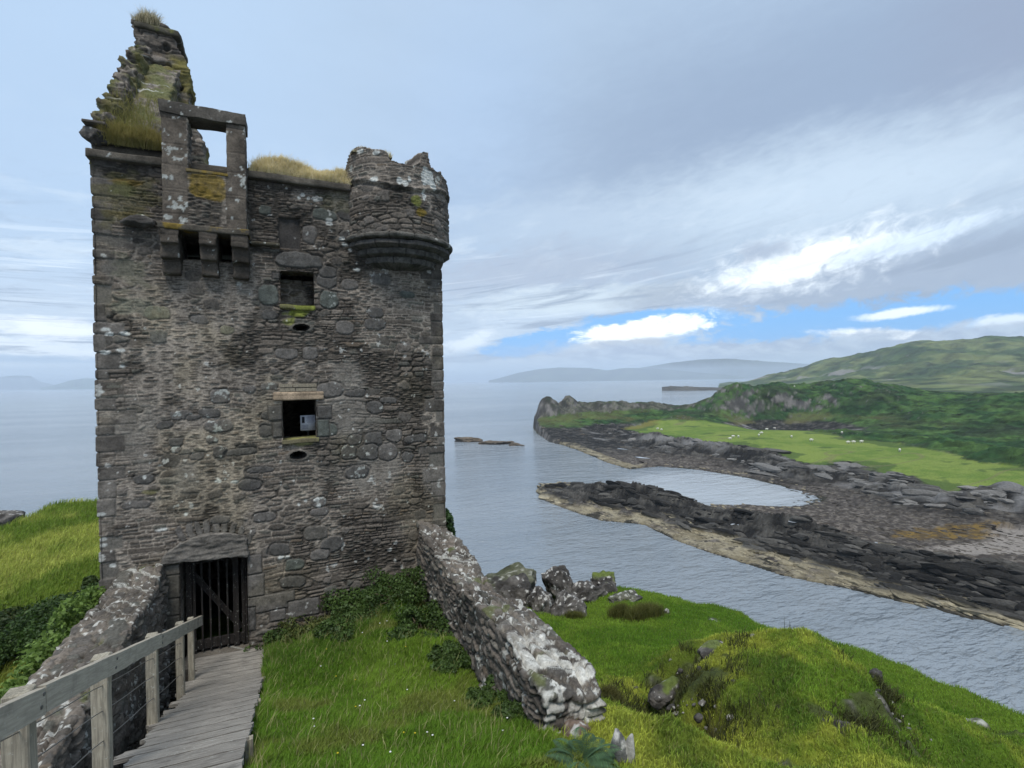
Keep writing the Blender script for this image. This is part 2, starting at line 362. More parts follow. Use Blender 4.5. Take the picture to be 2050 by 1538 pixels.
# ------------------------------------------------------------------ materials
def mat_col(name, rough=.9, bump=.5, bscale=60., bdist=.01, spec=.3, var=.35, vscale=25., trans=0.):
    m = bpy.data.materials.new(name); m.use_nodes = True; k = N(m.node_tree); m.node_tree.nodes.clear()
    at = k.new('ShaderNodeAttribute', attribute_name='Col'); g = k.new('ShaderNodeNewGeometry'); pos = g.outputs['Position']
    nz = k.noise(pos, vscale, 5, .6).outputs[0]
    cl = k.mix(1., at.outputs['Color'], k.new('ShaderNodeCombineColor', {i: k.rng(nz, .25, .75, 1 - var, 1 + var, False) for i in range(3)}).outputs[0], 'MULTIPLY')
    b = k.new('ShaderNodeBsdfPrincipled', {'Base Color': cl, 'Roughness': rough, 'Specular IOR Level': spec})
    if bump:
        bn = k.new('ShaderNodeBump', {'Strength': bump, 'Distance': bdist, 'Height': k.noise(pos, bscale, 6, .65).outputs[0]}); k.l.new(bn.outputs[0], b.inputs['Normal'])
    o = k.new('ShaderNodeOutputMaterial')
    if trans:
        tr = k.new('ShaderNodeBsdfTranslucent', {'Color': cl}); mx = k.new('ShaderNodeMixShader', {0: trans}); k.l.new(b.outputs[0], mx.inputs[1]); k.l.new(tr.outputs[0], mx.inputs[2]); k.l.new(mx.outputs[0], o.inputs[0])
    else: k.l.new(b.outputs[0], o.inputs[0])
    return m
M_stone = mat_col('stone', .92, .6, 55, .012, .25, .4, 30)
M_rock = mat_col('rock', .9, .7, 22, .03, .25, .4, 9)
M_far = mat_col('far_ground', .95, .9, 3., .25, .15, .3, 2.2)
M_soil = mat_col('turf', 1., .8, 30, .05, .1, .35, 12)
M_grass = mat_col('grass_blades', .75, 0, spec=.2, var=.25, vscale=3, trans=.35)
M_leaf = mat_col('leaves', .6, 0, spec=.35, var=.3, vscale=5, trans=.3)
M_wool = mat_col('wool', 1., .3, 30, .02, .1, .1, 10)

def mat_wood(name, base, dark, axis='Y'):
    m = bpy.data.materials.new(name); m.use_nodes = True; k = N(m.node_tree); m.node_tree.nodes.clear()
    at = k.new('ShaderNodeAttribute', attribute_name='Col'); g = k.new('ShaderNodeNewGeometry'); pos = g.outputs['Position']
    sc_ = {'Y': (60, 4, 60), 'X': (4, 60, 60), 'Z': (60, 60, 4)}[axis]
    mp = k.new('ShaderNodeMapping', {'Vector': k.new('ShaderNodeMapping', {'Vector': pos, 'Rotation': (R(19) if axis == 'Y' else 0, 0, R(6.5) if axis == 'X' else 0)}).outputs[0], 'Scale': sc_}).outputs[0]
    gr = k.noise(mp, 1., 6, .65, .4).outputs[0]; bl = k.noise(pos, 5, 5, .6).outputs[0]; sp = k.noise(pos, 28, 4, .7).outputs[0]
    cl = k.mix(k.rng(gr, .35, .68), c4(dark), c4(base)); cl = k.mix(k.rng(bl, .5, .75, 0, .55), cl, c4([q * .55 for q in dark]))
    cl = k.mix(k.rng(sp, .60, .70, 0, .7), cl, (.46, .47, .42, 1)); cl = k.mix(1., cl, at.outputs['Color'], 'MULTIPLY')
    b = k.new('ShaderNodeBsdfPrincipled', {'Base Color': cl, 'Roughness': .85, 'Specular IOR Level': .25})
    bn = k.new('ShaderNodeBump', {'Strength': .6, 'Distance': .006, 'Height': gr}); k.l.new(bn.outputs[0], b.inputs['Normal'])
    k.l.new(b.outputs[0], k.new('ShaderNodeOutputMaterial').inputs[0]); return m
M_deck = mat_wood('weathered_boards', (.35, .325, .285), (.175, .16, .14), 'X')
M_rail = mat_wood('weathered_rail', (.43, .385, .31), (.31, .28, .225), 'Y')
M_post = mat_wood('weathered_post', (.37, .335, .26), (.20, .18, .14), 'Z')
M_gate = mat_wood('dark_gate_wood', (.032, .027, .024), (.014, .012, .011), 'Z')
def mat_plain(name, c, rough=.6, metal=0.):
    m = bpy.data.materials.new(name); m.use_nodes = True; k = N(m.node_tree); m.node_tree.nodes.clear(); g = k.new('ShaderNodeNewGeometry')
    nz = k.noise(g.outputs['Position'], 40, 4, .6).outputs[0]
    b = k.new('ShaderNodeBsdfPrincipled', {'Base Color': k.mix(k.rng(nz, .3, .7, 0, .35), c4(c), c4([q * .6 for q in c])), 'Roughness': rough, 'Metallic': metal})
    k.l.new(b.outputs[0], k.new('ShaderNodeOutputMaterial').inputs[0]); return m
M_dark = mat_plain('dark_interior', (.012, .011, .010), 1.)
M_wire = mat_plain('galvanised_wire', (.25, .25, .25), .45, .8)

m = bpy.data.materials.new('sea'); m.use_nodes = True; k = N(m.node_tree); m.node_tree.nodes.clear()
g = k.new('ShaderNodeNewGeometry'); pos = g.outputs['Position']
mp = k.new('ShaderNodeMapping', {'Vector': pos, 'Rotation': (0, 0, R(35)), 'Scale': (.42, 1., 1.)}).outputs[0]
h1 = k.noise(mp, 1.5, 3, .55, .2).outputs[0]; h2 = k.noise(mp, .33, 3, .5, .3).outputs[0]; h3 = k.noise(mp, .05, 3, .5).outputs[0]
hh = k.m('ADD', k.m('ADD', k.m('MULTIPLY', h1, .42), k.m('MULTIPLY', h2, .8)), k.m('MULTIPLY', h3, 1.2))
pt = k.noise(k.new('ShaderNodeMapping', {'Vector': pos, 'Rotation': (0, 0, R(25)), 'Scale': (.3, 1., 1.)}).outputs[0], .012, 5, .6).outputs[0]
bq_ = onZ(1440, 975, 0)
calm = k.rng(k.m('DIVIDE', k.new('ShaderNodeVectorMath', {0: pos, 1: (bq_[0], bq_[1], 0)}, operation='DISTANCE').outputs['Value'], 26.), 1.25, .6)
bs = k.mix(k.rng(pt, .35, .65), (.185, .215, .24, 1), (.28, .31, .335, 1))
bs = k.mix(k.m('MULTIPLY', calm, .8), bs, (.36, .39, .41, 1))  # inlet glare put into the base colour, along with its paler shallows
b = k.new('ShaderNodeBsdfPrincipled', {'Base Color': bs, 'Roughness': .11, 'IOR': 1.33, 'Specular IOR Level': .5})
bn = k.new('ShaderNodeBump', {'Strength': k.m('SUBTRACT', 1., k.m('MULTIPLY', calm, .7)), 'Distance': 1.5, 'Height': hh}); k.l.new(bn.outputs[0], b.inputs['Normal'])
k.l.new(b.outputs[0], k.new('ShaderNodeOutputMaterial').inputs[0]); M_sea = m

# ------------------------------------------------------------------ sea
sea = mkmesh('sea', [(-26000, -26000, 0), (32000, -26000, 0), (32000, 32000, 0), (-26000, 32000, 0)], np.array([[0, 1, 2, 3]]), M_sea, smooth=False)
tag(sea, 'grey blue sea with small ripples reaching to the horizon', 'sea', kind='structure')

def polar(az_lo, az_hi, d_lo, d_hi, na, nd):
    a = np.linspace(R(az_lo), R(az_hi), na); d = np.exp(np.linspace(math.log(d_lo), math.log(d_hi), nd))
    A, D = np.meshgrid(a, d); base_a = math.atan2(FW[0], FW[1])
    return np.sin(A + base_a) * D, np.cos(A + base_a) * D, A, D

# ------------------------------------------------------------------ far coast
def P0(l, z=0.): return [tuple(onZ(px, py, z)[:2]) for px, py in l]
shore_px = [(1068, 857), (1076, 868), (1100, 885), (1132, 893), (1165, 905), (1215, 926), (1240, 934), (1262, 940), (1290, 937), (1320, 934), (1400, 941), (1450, 949),
            (1500, 958), (1560, 972), (1600, 984), (1628, 1000), (1612, 1012), (1570, 1016), (1500, 1013), (1400, 1013), (1345, 1012), (1290, 1000), (1240, 986),
            (1200, 978), (1130, 968), (1085, 968), (1072, 984), (1092, 1004), (1115, 1012), (1165, 1031), (1205, 1043), (1290, 1051), (1350, 1081), (1420, 1107), (1490, 1128),
            (1560, 1151), (1640, 1168), (1700, 1180), (1800, 1205), (1900, 1224), (2000, 1247), (2060, 1262), (2300, 1330), (2900, 1450)]
back_px = [(1440, 768), (1435, 782), (1445, 801), (1430, 813), (1350, 822), (1250, 829), (1150, 838), (1078, 850)]
SH = P0(shore_px) + [tuple(onD(6000, 900, 250)[:2]), tuple(onD(6000, 760, 3600)[:2]), tuple(onD(1466, 770, 3600)[:2])] + P0(back_px)
GRASS = P0([(1255, 857), (1300, 869), (1400, 887), (1500, 896), (1550, 908), (1600, 918), (1640, 927), (1700, 927), (1750, 941), (1830, 952), (1900, 976), (1960, 970), (2050, 983), (2200, 1010), (2600, 1000),
            (2600, 960), (2200, 962), (2050, 950), (1950, 930), (1850, 907), (1760, 889), (1690, 884), (1600, 862), (1500, 852), (1300, 850)], 4.)
ctrl = []
for px, py, z in [(1257, 858, 3.6), (1400, 888, 3.6), (1550, 909, 3.6), (1700, 928, 3.6), (1830, 953, 3.6), (2000, 975, 3.8), (2150, 1003, 4), (2600, 1040, 5),
                  (1320, 852, 4.6), (1450, 851, 5), (1600, 862, 5), (1700, 885, 5), (1850, 907, 5), (1950, 930, 5), (2050, 950, 5.2), (2400, 950, 8),
                  (1440, 848, 5), (1900, 1050, .7), (1750, 1000, 1.0), (2000, 1110, .5), (2200, 1120, .8), (1650, 1050, .6), (1500, 925, 1.6), (1350, 905, 1.6), (1250, 890, 1.6), (1180, 880, 1.8), (1620, 950, 1.5)]:
    p = onZ(px, py, z); ctrl.append((p[0], p[1], z))
for px, py, d in [(1480, 776, 325), (1560, 766, 335), (1640, 771, 335), (1700, 766, 330), (1780, 776, 330), (1850, 792, 300), (1950, 797, 280), (2010, 799, 270), (2050, 786, 255), (2200, 770, 240),
                  (1450, 792, 320), (1600, 838, 296), (1750, 835, 262), (1900, 850, 222), (2000, 858, 200), (2200, 850, 190), (1500, 838, 300),
                  (1460, 812, 375), (1600, 800, 430), (1800, 800, 450), (1950, 800, 500), (1150, 818, 348), (1250, 820, 345), (1350, 819, 340), (1430, 812, 335),
                  # distant slopes
                  (1500, 772, 1500), (1560, 763, 2300), (1620, 741, 1950), (1700, 714, 1500), (1770, 712, 1350), (1800, 700, 1320), (1840, 690, 1300), (1885, 687, 1300), (1935, 690, 1270), (1985, 683, 1250), (2050, 688, 1200), (2200, 678, 1150), (2500, 700, 1100),
                  (1600, 773, 1250), (1700, 772, 950), (1800, 776, 820), (1900, 786, 700), (2050, 790, 620), (2300, 790, 560), (1800, 745, 1060), (1900, 742, 980), (2050, 735, 900), (2300, 730, 850), (1700, 745, 1250),
                  (1800, 720, 3400), (2100, 720, 3400), (1600, 752, 3400)]:
    p = onD(px, py, d); ctrl.append((p[0], p[1], max(p[2], .3)))
ctrl = np.array(ctrl)
def warpc(x, y):
    r = np.hypot(x, y); return np.arctan2(x, y) * 3.0, np.log(r) * 2.2
_cx, _cy = warpc(ctrl[:, 0], ctrl[:, 1])
_t = tps(np.stack([_cx, _cy], 1), ctrl[:, 2] / 10, 1e-3)
X, Y, A, D = polar(-6, 58, 52, 3500, 760, 980)
sdS = psdf(X, Y, SH); sdG = psdf(X, Y, GRASS); sdG = sdG + 5 * fbm2(X * .09, Y * .09, 4, 25) + 1.5 * fbm2(X * .5, Y * .5, 3, 26)
cx_, cy_ = warpc(X, Y)
Z = _t(cx_, cy_) * 10
# direction of the strata (along the reef)
ra_, rb_ = np.array(P0([(1100, 985)])[0]), np.array(P0([(2000, 1200)])[0]); sdir = (rb_ - ra_) / np.linalg.norm(rb_ - ra_)
U = X * sdir[0] + Y * sdir[1]; W_ = -X * sdir[1] + Y * sdir[0]
reef_line = P0([(1120, 985), (1200, 1000), (1290, 1012), (1400, 1040), (1500, 1060), (1600, 1092), (1700, 1120), (1800, 1150), (1900, 1172), (2000, 1195), (2150, 1230), (2600, 1330)])
def pline(x, y, pl):
    d = np.full(x.shape, 1e9); s = np.zeros(x.shape); acc = 0
    for a, b in zip(pl[:-1], pl[1:]):
        ex, ey = b[0] - a[0], b[1] - a[1]; l2 = ex * ex + ey * ey; t = np.clip(((x - a[0]) * ex + (y - a[1]) * ey) / l2, 0, 1)
        q = np.hypot(x - a[0] - t * ex, y - a[1] - t * ey); u_ = q < d; d = np.where(u_, q, d); s = np.where(u_, acc + t * math.sqrt(l2), s); acc += math.sqrt(l2)
    return d, s, acc
rd, rs, rl = pline(X, Y, reef_line)
rough = ridge2(U * .10, W_ * .33, 5, 31) * .8 + ridge2(U * .45, W_ * 1.2, 4, 41) * .6 + np.where(D < 260, ridge2(U * .9 + .3 * W_, W_ * 2.6, 3, 44) * .4, 0)
def saw(fq, seed_, wu=.05):
    t_ = W_ * fq + 1.6 * fbm2(U * wu, W_ * .08, 4, seed_) + .14 * fbm2(U * .5, W_ * .5, 3, seed_ + 4); f_ = t_ - np.floor(t_)
    k_ = hsh(np.floor(t_), np.floor(U * .045 + 3 * hsh(np.floor(t_), 7, seed_)), seed_ + 2)
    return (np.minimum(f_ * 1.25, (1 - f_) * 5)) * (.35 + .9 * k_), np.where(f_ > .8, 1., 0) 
sw1, se1 = saw(.26, 36); sw2, se2 = saw(.75, 39)
strata = sw1 * 1.1 + sw2 * .25
rough = .16 * rough + .95 * strata - .25
rough2 = fbm2(X * .25, Y * .25, 5, 51)
reef = np.exp(-(rd / (6.2 + 2.5 * vn2(rs * .03, rs * 0, 60))) ** 2) * (2.0 + 1.6 * vn2(rs * .055, rs * 0 + 3, 61) + 1.9 * np.exp(-((rs - 22) / 9) ** 2) + 1.5 * np.exp(-((rs - 60) / 9) ** 2) + .8 * np.exp(-((rs - 84) / 7) ** 2) - .7 * np.exp(-((rs - 41) / 7) ** 2) - 1.2 * sst(rs, 92, 105)) * sst(rs, -4, 14)
far_up = sst(D, 205, 260) 
z_beach = .55 + .5 * rough + reef * (.62 + .75 * rough)
isreef = np.exp(-(rd / 9) ** 2)
gm = sst(sdG, -1.5, 1.5)                       # on the pasture
# rock terrace between beach and field
terr = sst(sdG, -26, -1)
near = (D < 300) & (sdG < 0) & (Z < 6)
Z = np.where(sdG > -1e9, Z, Z)
zl = np.where(isreef > .3, z_beach, np.maximum(Z, .3) + (1 - gm) * (rough * (.6 + 1.3 * terr * (sdG < 0)) + .5 * rough2))
# ledge of grey rock just under the field
ledge = np.exp(-((sdG + 9) / 5.) ** 2) * (1.2 + 2.2 * np.clip(vn2(U * .045, W_ * .02, 77) + .35, 0, 1)) * (D < 260)
bl = sst(isreef, .15, .6)
Zl = (np.maximum(Z, .3) + (1 - gm) * (D < 420) * ((.25 + .95 * terr) * rough * .8 + .3 * rough2) + ledge * (1 + .4 * rough)) * (1 - bl) + z_beach * bl
hillm = sst(D, 400, 700)
bracken = (1 - gm) * sst(D, 180, 200) * (sdG < 0)
Zl = Zl + hillm * ((fbm2(X * .006, Y * .006, 6, 91, .55) * 17 - 7) * sst(Z, 6, 40) + ridge2(X * .012, Y * .012, 5, 96) * 9 * sst(Z, 10, 35))
# headland cliff with two horns
def gz(px, py, d, h, sx, sy, p=2):
    q = onD(px, py, d); e = np.abs(((X - q[0]) * FW[1] - (Y - q[1]) * FW[0]) / sx) ** p + np.abs(((X - q[0]) * FW[0] + (Y - q[1]) * FW[1]) / sy) ** p
    return h * np.exp(-e)
horn = gz(1096, 850, 318, 6.2, 6.0, 9, 3) + gz(1139, 850, 322, 3.6, 5.0, 8, 3.) + gz(1115, 850, 320, 4.2, 17, 12, 4) + gz(1185, 845, 330, 3.2, 22, 12, 4) + gz(1250, 840, 333, 2.6, 26, 10, 4) + gz(1340, 838, 328, 2.2, 32, 9, 4)
Zl = Zl + horn * (1 + .28 * ridge2(X * .12, Y * .12, 4, 101)) * sst(sdS, 0, 4) * .93
Zl = Zl + gz(1455, 800, 318, 1.5, 9, 10, 4) * (1 + .3 * rough)
Zl = Zl + ((D > 250) & (D < 420)) * sst(Z, 7, 12) * fbm2(X * .05, Y * .05, 5, 105) * 5 + (D > 150) * (D < 450) * (sdG < 0) * sst(Z, 4.5, 6) * (.9 * fbm2(X * .5, Y * .5, 4, 106) + .8 * np.abs(fbm2(X * .12, Y * .12, 4, 107)))
Zl = Zl + gm * (.35 * fbm2(X * .06, Y * .06, 4, 111))
Zl = np.where(D > 180, Zl + (1 - gm) * sst(Z, 5, 8) * .9 * fbm2(X * .18, Y * .18, 4, 115), Zl)
shore_w = 1.5 + 1.0 * (isreef > .2)
Zf = np.where(sdS > 0, Zl * sst(sdS + .9 * rough, -.3, shore_w) + .05, -.35 + .8 * np.minimum(sdS + .6, 0) * .35 + .35 * np.clip(rough, 0, 2) * np.exp(sdS / 2.))
_q = onZ(1570, 992, 0); shl = np.exp(-(((X - _q[0]) * FW[1] - (Y - _q[1]) * FW[0]) / 13) ** 2 - (((X - _q[0]) * FW[0] + (Y - _q[1]) * FW[1]) / 11) ** 2)
Zf = np.where(shl > .12, Zf * (1 - np.minimum(shl * 1.6, 1)) + np.minimum(shl * 1.6, 1) * (.035 * sdS - .02 + .30 * fbm2(X * 1.1, Y * 1.1, 4, 143)), Zf)
Zf = np.maximum(Zf, -4)
# colours
gr1 = fbm2(X * .05, Y * .05, 5, 121); gr2 = fbm2(X * .4, Y * .4, 4, 131)
c_rock = lerp(C(.016, .015, .014), C(.105, .098, .086), sst(gr2 + .6 * rough + .6 * fbm2(U * .8, W_ * 3, 3, 147), -.1, 1.1))
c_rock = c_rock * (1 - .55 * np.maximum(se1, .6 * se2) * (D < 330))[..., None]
c_rock = lerp(c_rock, C(.19, .185, .18), sst(fbm2(U * .08, W_ * .2, 4, 141) + .45 * ledge / 2.5 - .12, .12, .45) * .8 * (sdG > -24) * (1 - bl))
c_beach = lerp(C(.050, .042, .036), C(.16, .14, .12), sst(fbm2(X * 1.6, Y * 1.6, 4, 142), -.2, .5))
weed = lerp(C(.085, .06, .03), C(.17, .11, .03), sst(fbm2(X * .9, Y * .9, 4, 29), -.2, .3))
c = lerp(c_rock, c_beach, (1 - bl) * sst(sdG, -12, -26) * sst(D, 225, 190))
def oval(px, py, d, sx, sy):
    q = onD(px, py, d); return np.exp(-(((X - q[0]) * FW[1] - (Y - q[1]) * FW[0]) / sx) ** 2 - (((X - q[0]) * FW[0] + (Y - q[1]) * FW[1]) / sy) ** 2)
ov = oval(1640, 1062, 97, 5, 4) + oval(1960, 1085, 95, 9, 6) + oval(1840, 1095, 93, 7, 3) + .7 * oval(1560, 1040, 106, 5, 4)
c = lerp(c, weed, sst(ov + .5 * gr2, .45, .75) * (1 - bl) * (D < 140))
sandm = sst(oval(2120, 1110, 88, 11, 9) + oval(1960, 1122, 86, 11, 2.6) + .3 * gr2, .4, .6) * sst(bl, .75, .3)
c = lerp(c, C(.23, .205, .18), sandm); Zf = np.where((sandm > .5) & (sdS > 3), Zf * .35 + .3, Zf)
# tide zones on the rock: black lichen above, pale barnacle band, dark weed at the water
zt = Zf + .35 * rough + .5 * gr2
tide = sst(zt, .15, .4) * sst(zt + .7 * fbm2(X * .15, Y * .15, 3, 30), 1.25, .5) * ((isreef > .08) | (sdS < 5)) * (psdf(X, Y, P0([(1060, 960), (1060, 860), (1290, 930), (1262, 945), (1300, 1020), (1400, 1070), (2100, 1230), (2100, 1400), (1300, 1200), (1060, 1010)])) > -1)
crk = sst(ridge2(U * .7, W_ * 1.1, 3, 145), .35, .75)
c = lerp(c, lerp(C(.32, .28, .19), C(.19, .16, .10), sst(gr2, -.3, .4)), tide * .88); c = lerp(c, C(.05, .045, .035), crk * tide * .55)
c = lerp(c, C(.03, .028, .02), sst(zt, .28, .1) * (sdS < 4))
pool = sst(fbm2(U * .10, W_ * .9, 3, 151) , .40, .46) * bl * (zt > 1.0) * (rs > 45)
green = lerp(C(.105, .165, .028), C(.165, .215, .045), sst(gr1 + .5 * gr2, -.35, .35)); green = lerp(green, C(.045, .08, .02), sst(fbm2(X * .11 + 3, Y * .11, 4, 27) + .5 * sst(sdG, 14, 2) * sst(Y, 0, 1), .36, .48) * .75); green = lerp(green, C(.15, .13, .07), sst(np.abs(fbm2(X * .02, Y * .05, 3, 28)), .03, .01) * .5); green = lerp(green, C(.15, .13, .035), sst(fbm2(X * .03, Y * .03, 4, 161) + .3 * sst(D, 220, 290), .3, .5) * .8)
c = lerp(c, green, gm)
brk = lerp(C(.022, .056, .018), C(.055, .105, .028), sst(fbm2(X * .12, Y * .12, 5, 171), -.25, .3)); brk = lerp(brk, C(.03, .04, .02), sst(fbm2(X * .05, Y * .05, 3, 175), .15, .4) * .6)
isb = (sdG < 0) * sst(Z + 1.2 * gr1, 4.3, 5.2) * (D > 140)
brk = brk * (1 + .9 * fbm2(X * .35, Y * .35, 4, 176) - .5 * np.abs(fbm2(U * .1, W_ * .25, 4, 177)) * 2)[..., None]
c = lerp(c, brk, isb * (1 - gm))
gxx = np.gradient(Zf, axis=0) / np.maximum(np.gradient(D, axis=0), 1e-3); gyy = np.gradient(Zf, axis=1) / np.maximum(D * (A[0, 1] - A[0, 0]), 1e-3); slope = np.hypot(gxx, gyy)
hl = sst(D, 270, 300) * (Z > 3) * (D < 450)
c = lerp(c, lerp(C(.075, .095, .03), C(.13, .12, .045), sst(gr1, -.2, .3)), hl * sst(Z, 12, 6) * sst(gr1, -.1, .3) * (1 - gm) * .5)
hrn = sst(horn + .6 * gr2, .6, 1.6) * sst(slope + .3 * gr2, .05, .3); c = lerp(c, lerp(C(.035, .033, .03), C(.13, .12, .10), sst(gr2 + .5 * rough, -.2, .8)), hrn * .85)
hillc = lerp(C(.055, .085, .028), C(.115, .135, .050), sst(fbm2(X * .012, Y * .012, 6, 181), -.3, .3)); hillc = lerp(hillc, C(.03, .055, .022), sst(fbm2(X * .025, Y * .025, 6, 185), -.05, .25) * .8)
hillc = hillc * (1 + .8 * fbm2(X * .05, Y * .05, 4, 187) - .7 * np.maximum(0, fbm2(X * .02 + 9, Y * .05, 4, 188)))[..., None]; c = lerp(c, hillc, hillm); 
c = lerp(c, lerp(C(.05, .048, .045), C(.16, .15, .14), sst(gr2, -.3, .4)), sst(slope + .35 * gr1, .75, 1.15) * (D > 240) * (1 - .45 * hillm))
c = lerp(c, C(.21, .20, .19), hillm * sst(fbm2(X * .02, Y * .02, 5, 191) + .35 * np.exp(-((D - 850) / 170) ** 2), .24, .40) * .85 * sst(Z, 8, 20) * sst(Z, 65, 45))
Fc = grid(X.shape[1], X.shape[0])
keep = (Zf > -3.9)
fm = (keep[:-1, :-1] | keep[1:, 1:]).ravel()
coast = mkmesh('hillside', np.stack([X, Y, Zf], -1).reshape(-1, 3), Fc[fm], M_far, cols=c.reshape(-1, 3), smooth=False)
tag(coast, 'rocky shore, green pasture and bracken hills across the channel', 'coast', kind='structure')
coastZ = (X, Y, Zf, A, D)
def coast_z(x, y):
    a = math.atan2(x, y) - math.atan2(FW[0], FW[1]); d = math.hypot(x, y)
    j = int(round((a - A[0, 0]) / (A[0, 1] - A[0, 0]))); i = int(round((math.log(d) - math.log(52)) / (math.log(3500 / 52)) * (X.shape[0] - 1)))
    return float(Zf[min(max(i, 0), X.shape[0] - 1), min(max(j, 0), X.shape[1] - 1)])

POOLS = []
def pool(px, py, L, Wd, seed, label):
    q = onZ(px, py, 2.); zz_ = 2.
    for _ in range(5): zz_ = coast_z(q[0], q[1]); q = onZ(px, py, zz_)
    POOLS.append((q[:2], L)); th = np.linspace(0, 2 * np.pi, 29)[:-1]; r_ = 1 + .5 * fbm2(np.cos(th) * 1.4 + seed, np.sin(th) * 1.4, 3, seed); u, v = np.cos(th) * r_ * L, np.sin(th) * r_ * Wd
    zs_ = [coast_z(q[0] + f * (a * sdir[0] - b * sdir[1]), q[1] + f * (a * sdir[1] + b * sdir[0])) for a, b in zip(u, v) for f in (.35, .8)]; zz_ = float(np.percentile(zs_, 75)) + .04
    V = [(q[0] + a * sdir[0] - b * sdir[1], q[1] + a * sdir[1] + b * sdir[0], zz_) for a, b in zip(u * 1.5, v * 1.9)]; k_ = 28
    me = bpy.data.meshes.new('rock_pool'); me.from_pydata(V, [], [list(range(k_))]); me.materials.append(M_pool)
    o = bpy.data.objects.new('rock_pool', me); col.objects.link(o); tag(o, label, 'pool', 'tide pools on the reef')
M_pool = mat_plain('pool_water', (.42, .45, .48), .05)
for i, (px, py, L, Wd, lab) in enumerate([(1478, 1052, 1.0, .5, 'bright tide pool high on the reef above the sheltered inlet'), (1458, 1033, .5, .3, 'small tide pool near the reef crest'), (1588, 1063, .6, .3, 'tide pool behind the highest hump of the reef'), (1720, 1090, 1.1, .3, 'upper of the pools at the middle of the reef'), (1755, 1088, 1.3, .22, 'long narrow pool right of the upper pool'),
    (1765, 1123, .9, .3, 'pool on the lower reef left of the largest pool'), (1810, 1128, 1.5, .35, 'largest bright pool on the reef'), (1848, 1141, .6, .2, 'small pool trailing the largest pool'), (1960, 1147, 1.1, .3, 'pool near the sandy patch at the right of the reef'), (1970, 1162, .9, .2, 'thin pool just below the sandy side pool'), (1245, 899, 2.2, .5, 'narrow white pool on the headland shelf'), (1285, 917, 2.6, .6, 'longer white pool on the headland shelf')]): pool(px, py, L * .75, Wd * .9, 30 + i, lab)

# distant land: islands and mountains seen through the air
def ridge_land(name, pts, depth, seed, colr, label, kind='structure', nn=240, rough_=.06, cat='hills'):
    """pts = (px, py, dist) along the skyline; solid ridge with slopes both ways"""
    pts = np.array(pts, float); t = np.linspace(0, 1, nn); q = np.interp(t, np.linspace(0, 1, len(pts)), np.arange(len(pts)))
    px = np.interp(q, np.arange(len(pts)), pts[:, 0]); py = np.interp(q, np.arange(len(pts)), pts[:, 1]); dd = np.interp(q, np.arange(len(pts)), pts[:, 2])
    prof = np.array([-1, -.96, -.8, -.62, -.45, -.3, -.15, 0, .2, .5, 1]); hp = np.array([-.1, .03, .18, .42, .55, .75, .93, 1, .9, .6, -.1])
    V = []; Cc = []
    for k_, (a, hgt) in enumerate(zip(prof, hp)):
        for i in range(nn):
            p = onD(px[i], py[i], dd[i]); zt_ = max(p[2], 1.)
            s_ = 1 + a * depth / dd[i] * min(1, .15 + zt_ / 60)
            nz_ = float(fbm2(np.array(i * .09), np.array(k_ * .7), 4, seed))
            V.append((p[0] * s_, p[1] * s_, zt_ * (hgt + nz_ * rough_ * 3 * (0 < hgt < 1)) - (1 if hgt < 0 else 0)))
            Cc.append(np.array(colr) * (1 + nz_))
    o = mkmesh(name, V, grid(nn, len(prof)), M_far, cols=np.array(Cc)); tag(o, label, cat, kind=kind); return o
ridge_land('hills', [(978, 762, 10600), (1000, 757, 10500), (1040, 746, 10300), (1080, 739, 10200), (1120, 736, 10000), (1180, 737, 10000), (1215, 742, 10000), (1250, 737, 10000), (1300, 737, 9900), (1350, 741, 9900), (1400, 746, 9800), (1450, 750, 9800), (1500, 757, 9800)], 900, 3, (.07, .08, .05), 'long low blue island on the horizon beyond the headland', cat='island')
ridge_land('hills', [(1150, 762, 12500), (1250, 742, 12500), (1340, 727, 12500), (1400, 720, 12500), (1460, 718, 12500), (1520, 723, 12500), (1600, 728, 12500), (1800, 740, 12500)], 1500, 5, (.07, .08, .07), 'faint pale mountain behind the long blue island', cat='mountain')
ridge_land('hills', [(-400, 770, 12000), (-200, 757, 12000), (0, 755, 12000), (30, 752, 12000), (62, 753, 12000), (80, 764, 12000), (110, 771, 12000), (200, 774, 12000)], 1500, 6, (.07, .08, .06), 'pale flat topped headland on the horizon at the far left', cat='headland')
ridge_land('hills', [(80, 777, 9000), (110, 771, 9000), (140, 762, 9000), (165, 758, 9000), (230, 757, 9000), (400, 757, 9000), (600, 765, 9000)], 900, 8, (.06, .09, .05), 'low green grey hill on the horizon just left of the tower', cat='hill')
ridge_land('low_point', [(1325, 775, 1240), (1345, 773, 1230), (1365, 774, 1220), (1400, 775, 1210), (1440, 776, 1200), (1500, 777, 1200)], 60, 9, (.07, .065, .055), 'low dark rocky point in the sea beyond the headland', nn=120, rough_=.2, cat='point')
ridge_land('skerry', [(1040, 765.3, 8000), (1052, 764.0, 8000), (1065, 764.2, 8000), (1078, 765.3, 8000)], 60, 10, (.05, .05, .045), 'tiny dark skerry far out near the horizon', kind='structure', nn=40, rough_=.2, cat='skerry')

def coast_zv(x, y):
    a = np.arctan2(x, y) - math.atan2(FW[0], FW[1]); d = np.hypot(x, y)
    j = np.clip(np.round((a - A[0, 0]) / (A[0, 1] - A[0, 0])).astype(int), 0, X.shape[1] - 1); i = np.clip(np.round((np.log(d) - math.log(52)) / math.log(3500 / 52) * (X.shape[0] - 1)).astype(int), 0, X.shape[0] - 1)
    return Zf[i, j], sdG[i, j], sdS[i, j], rd[i, j]
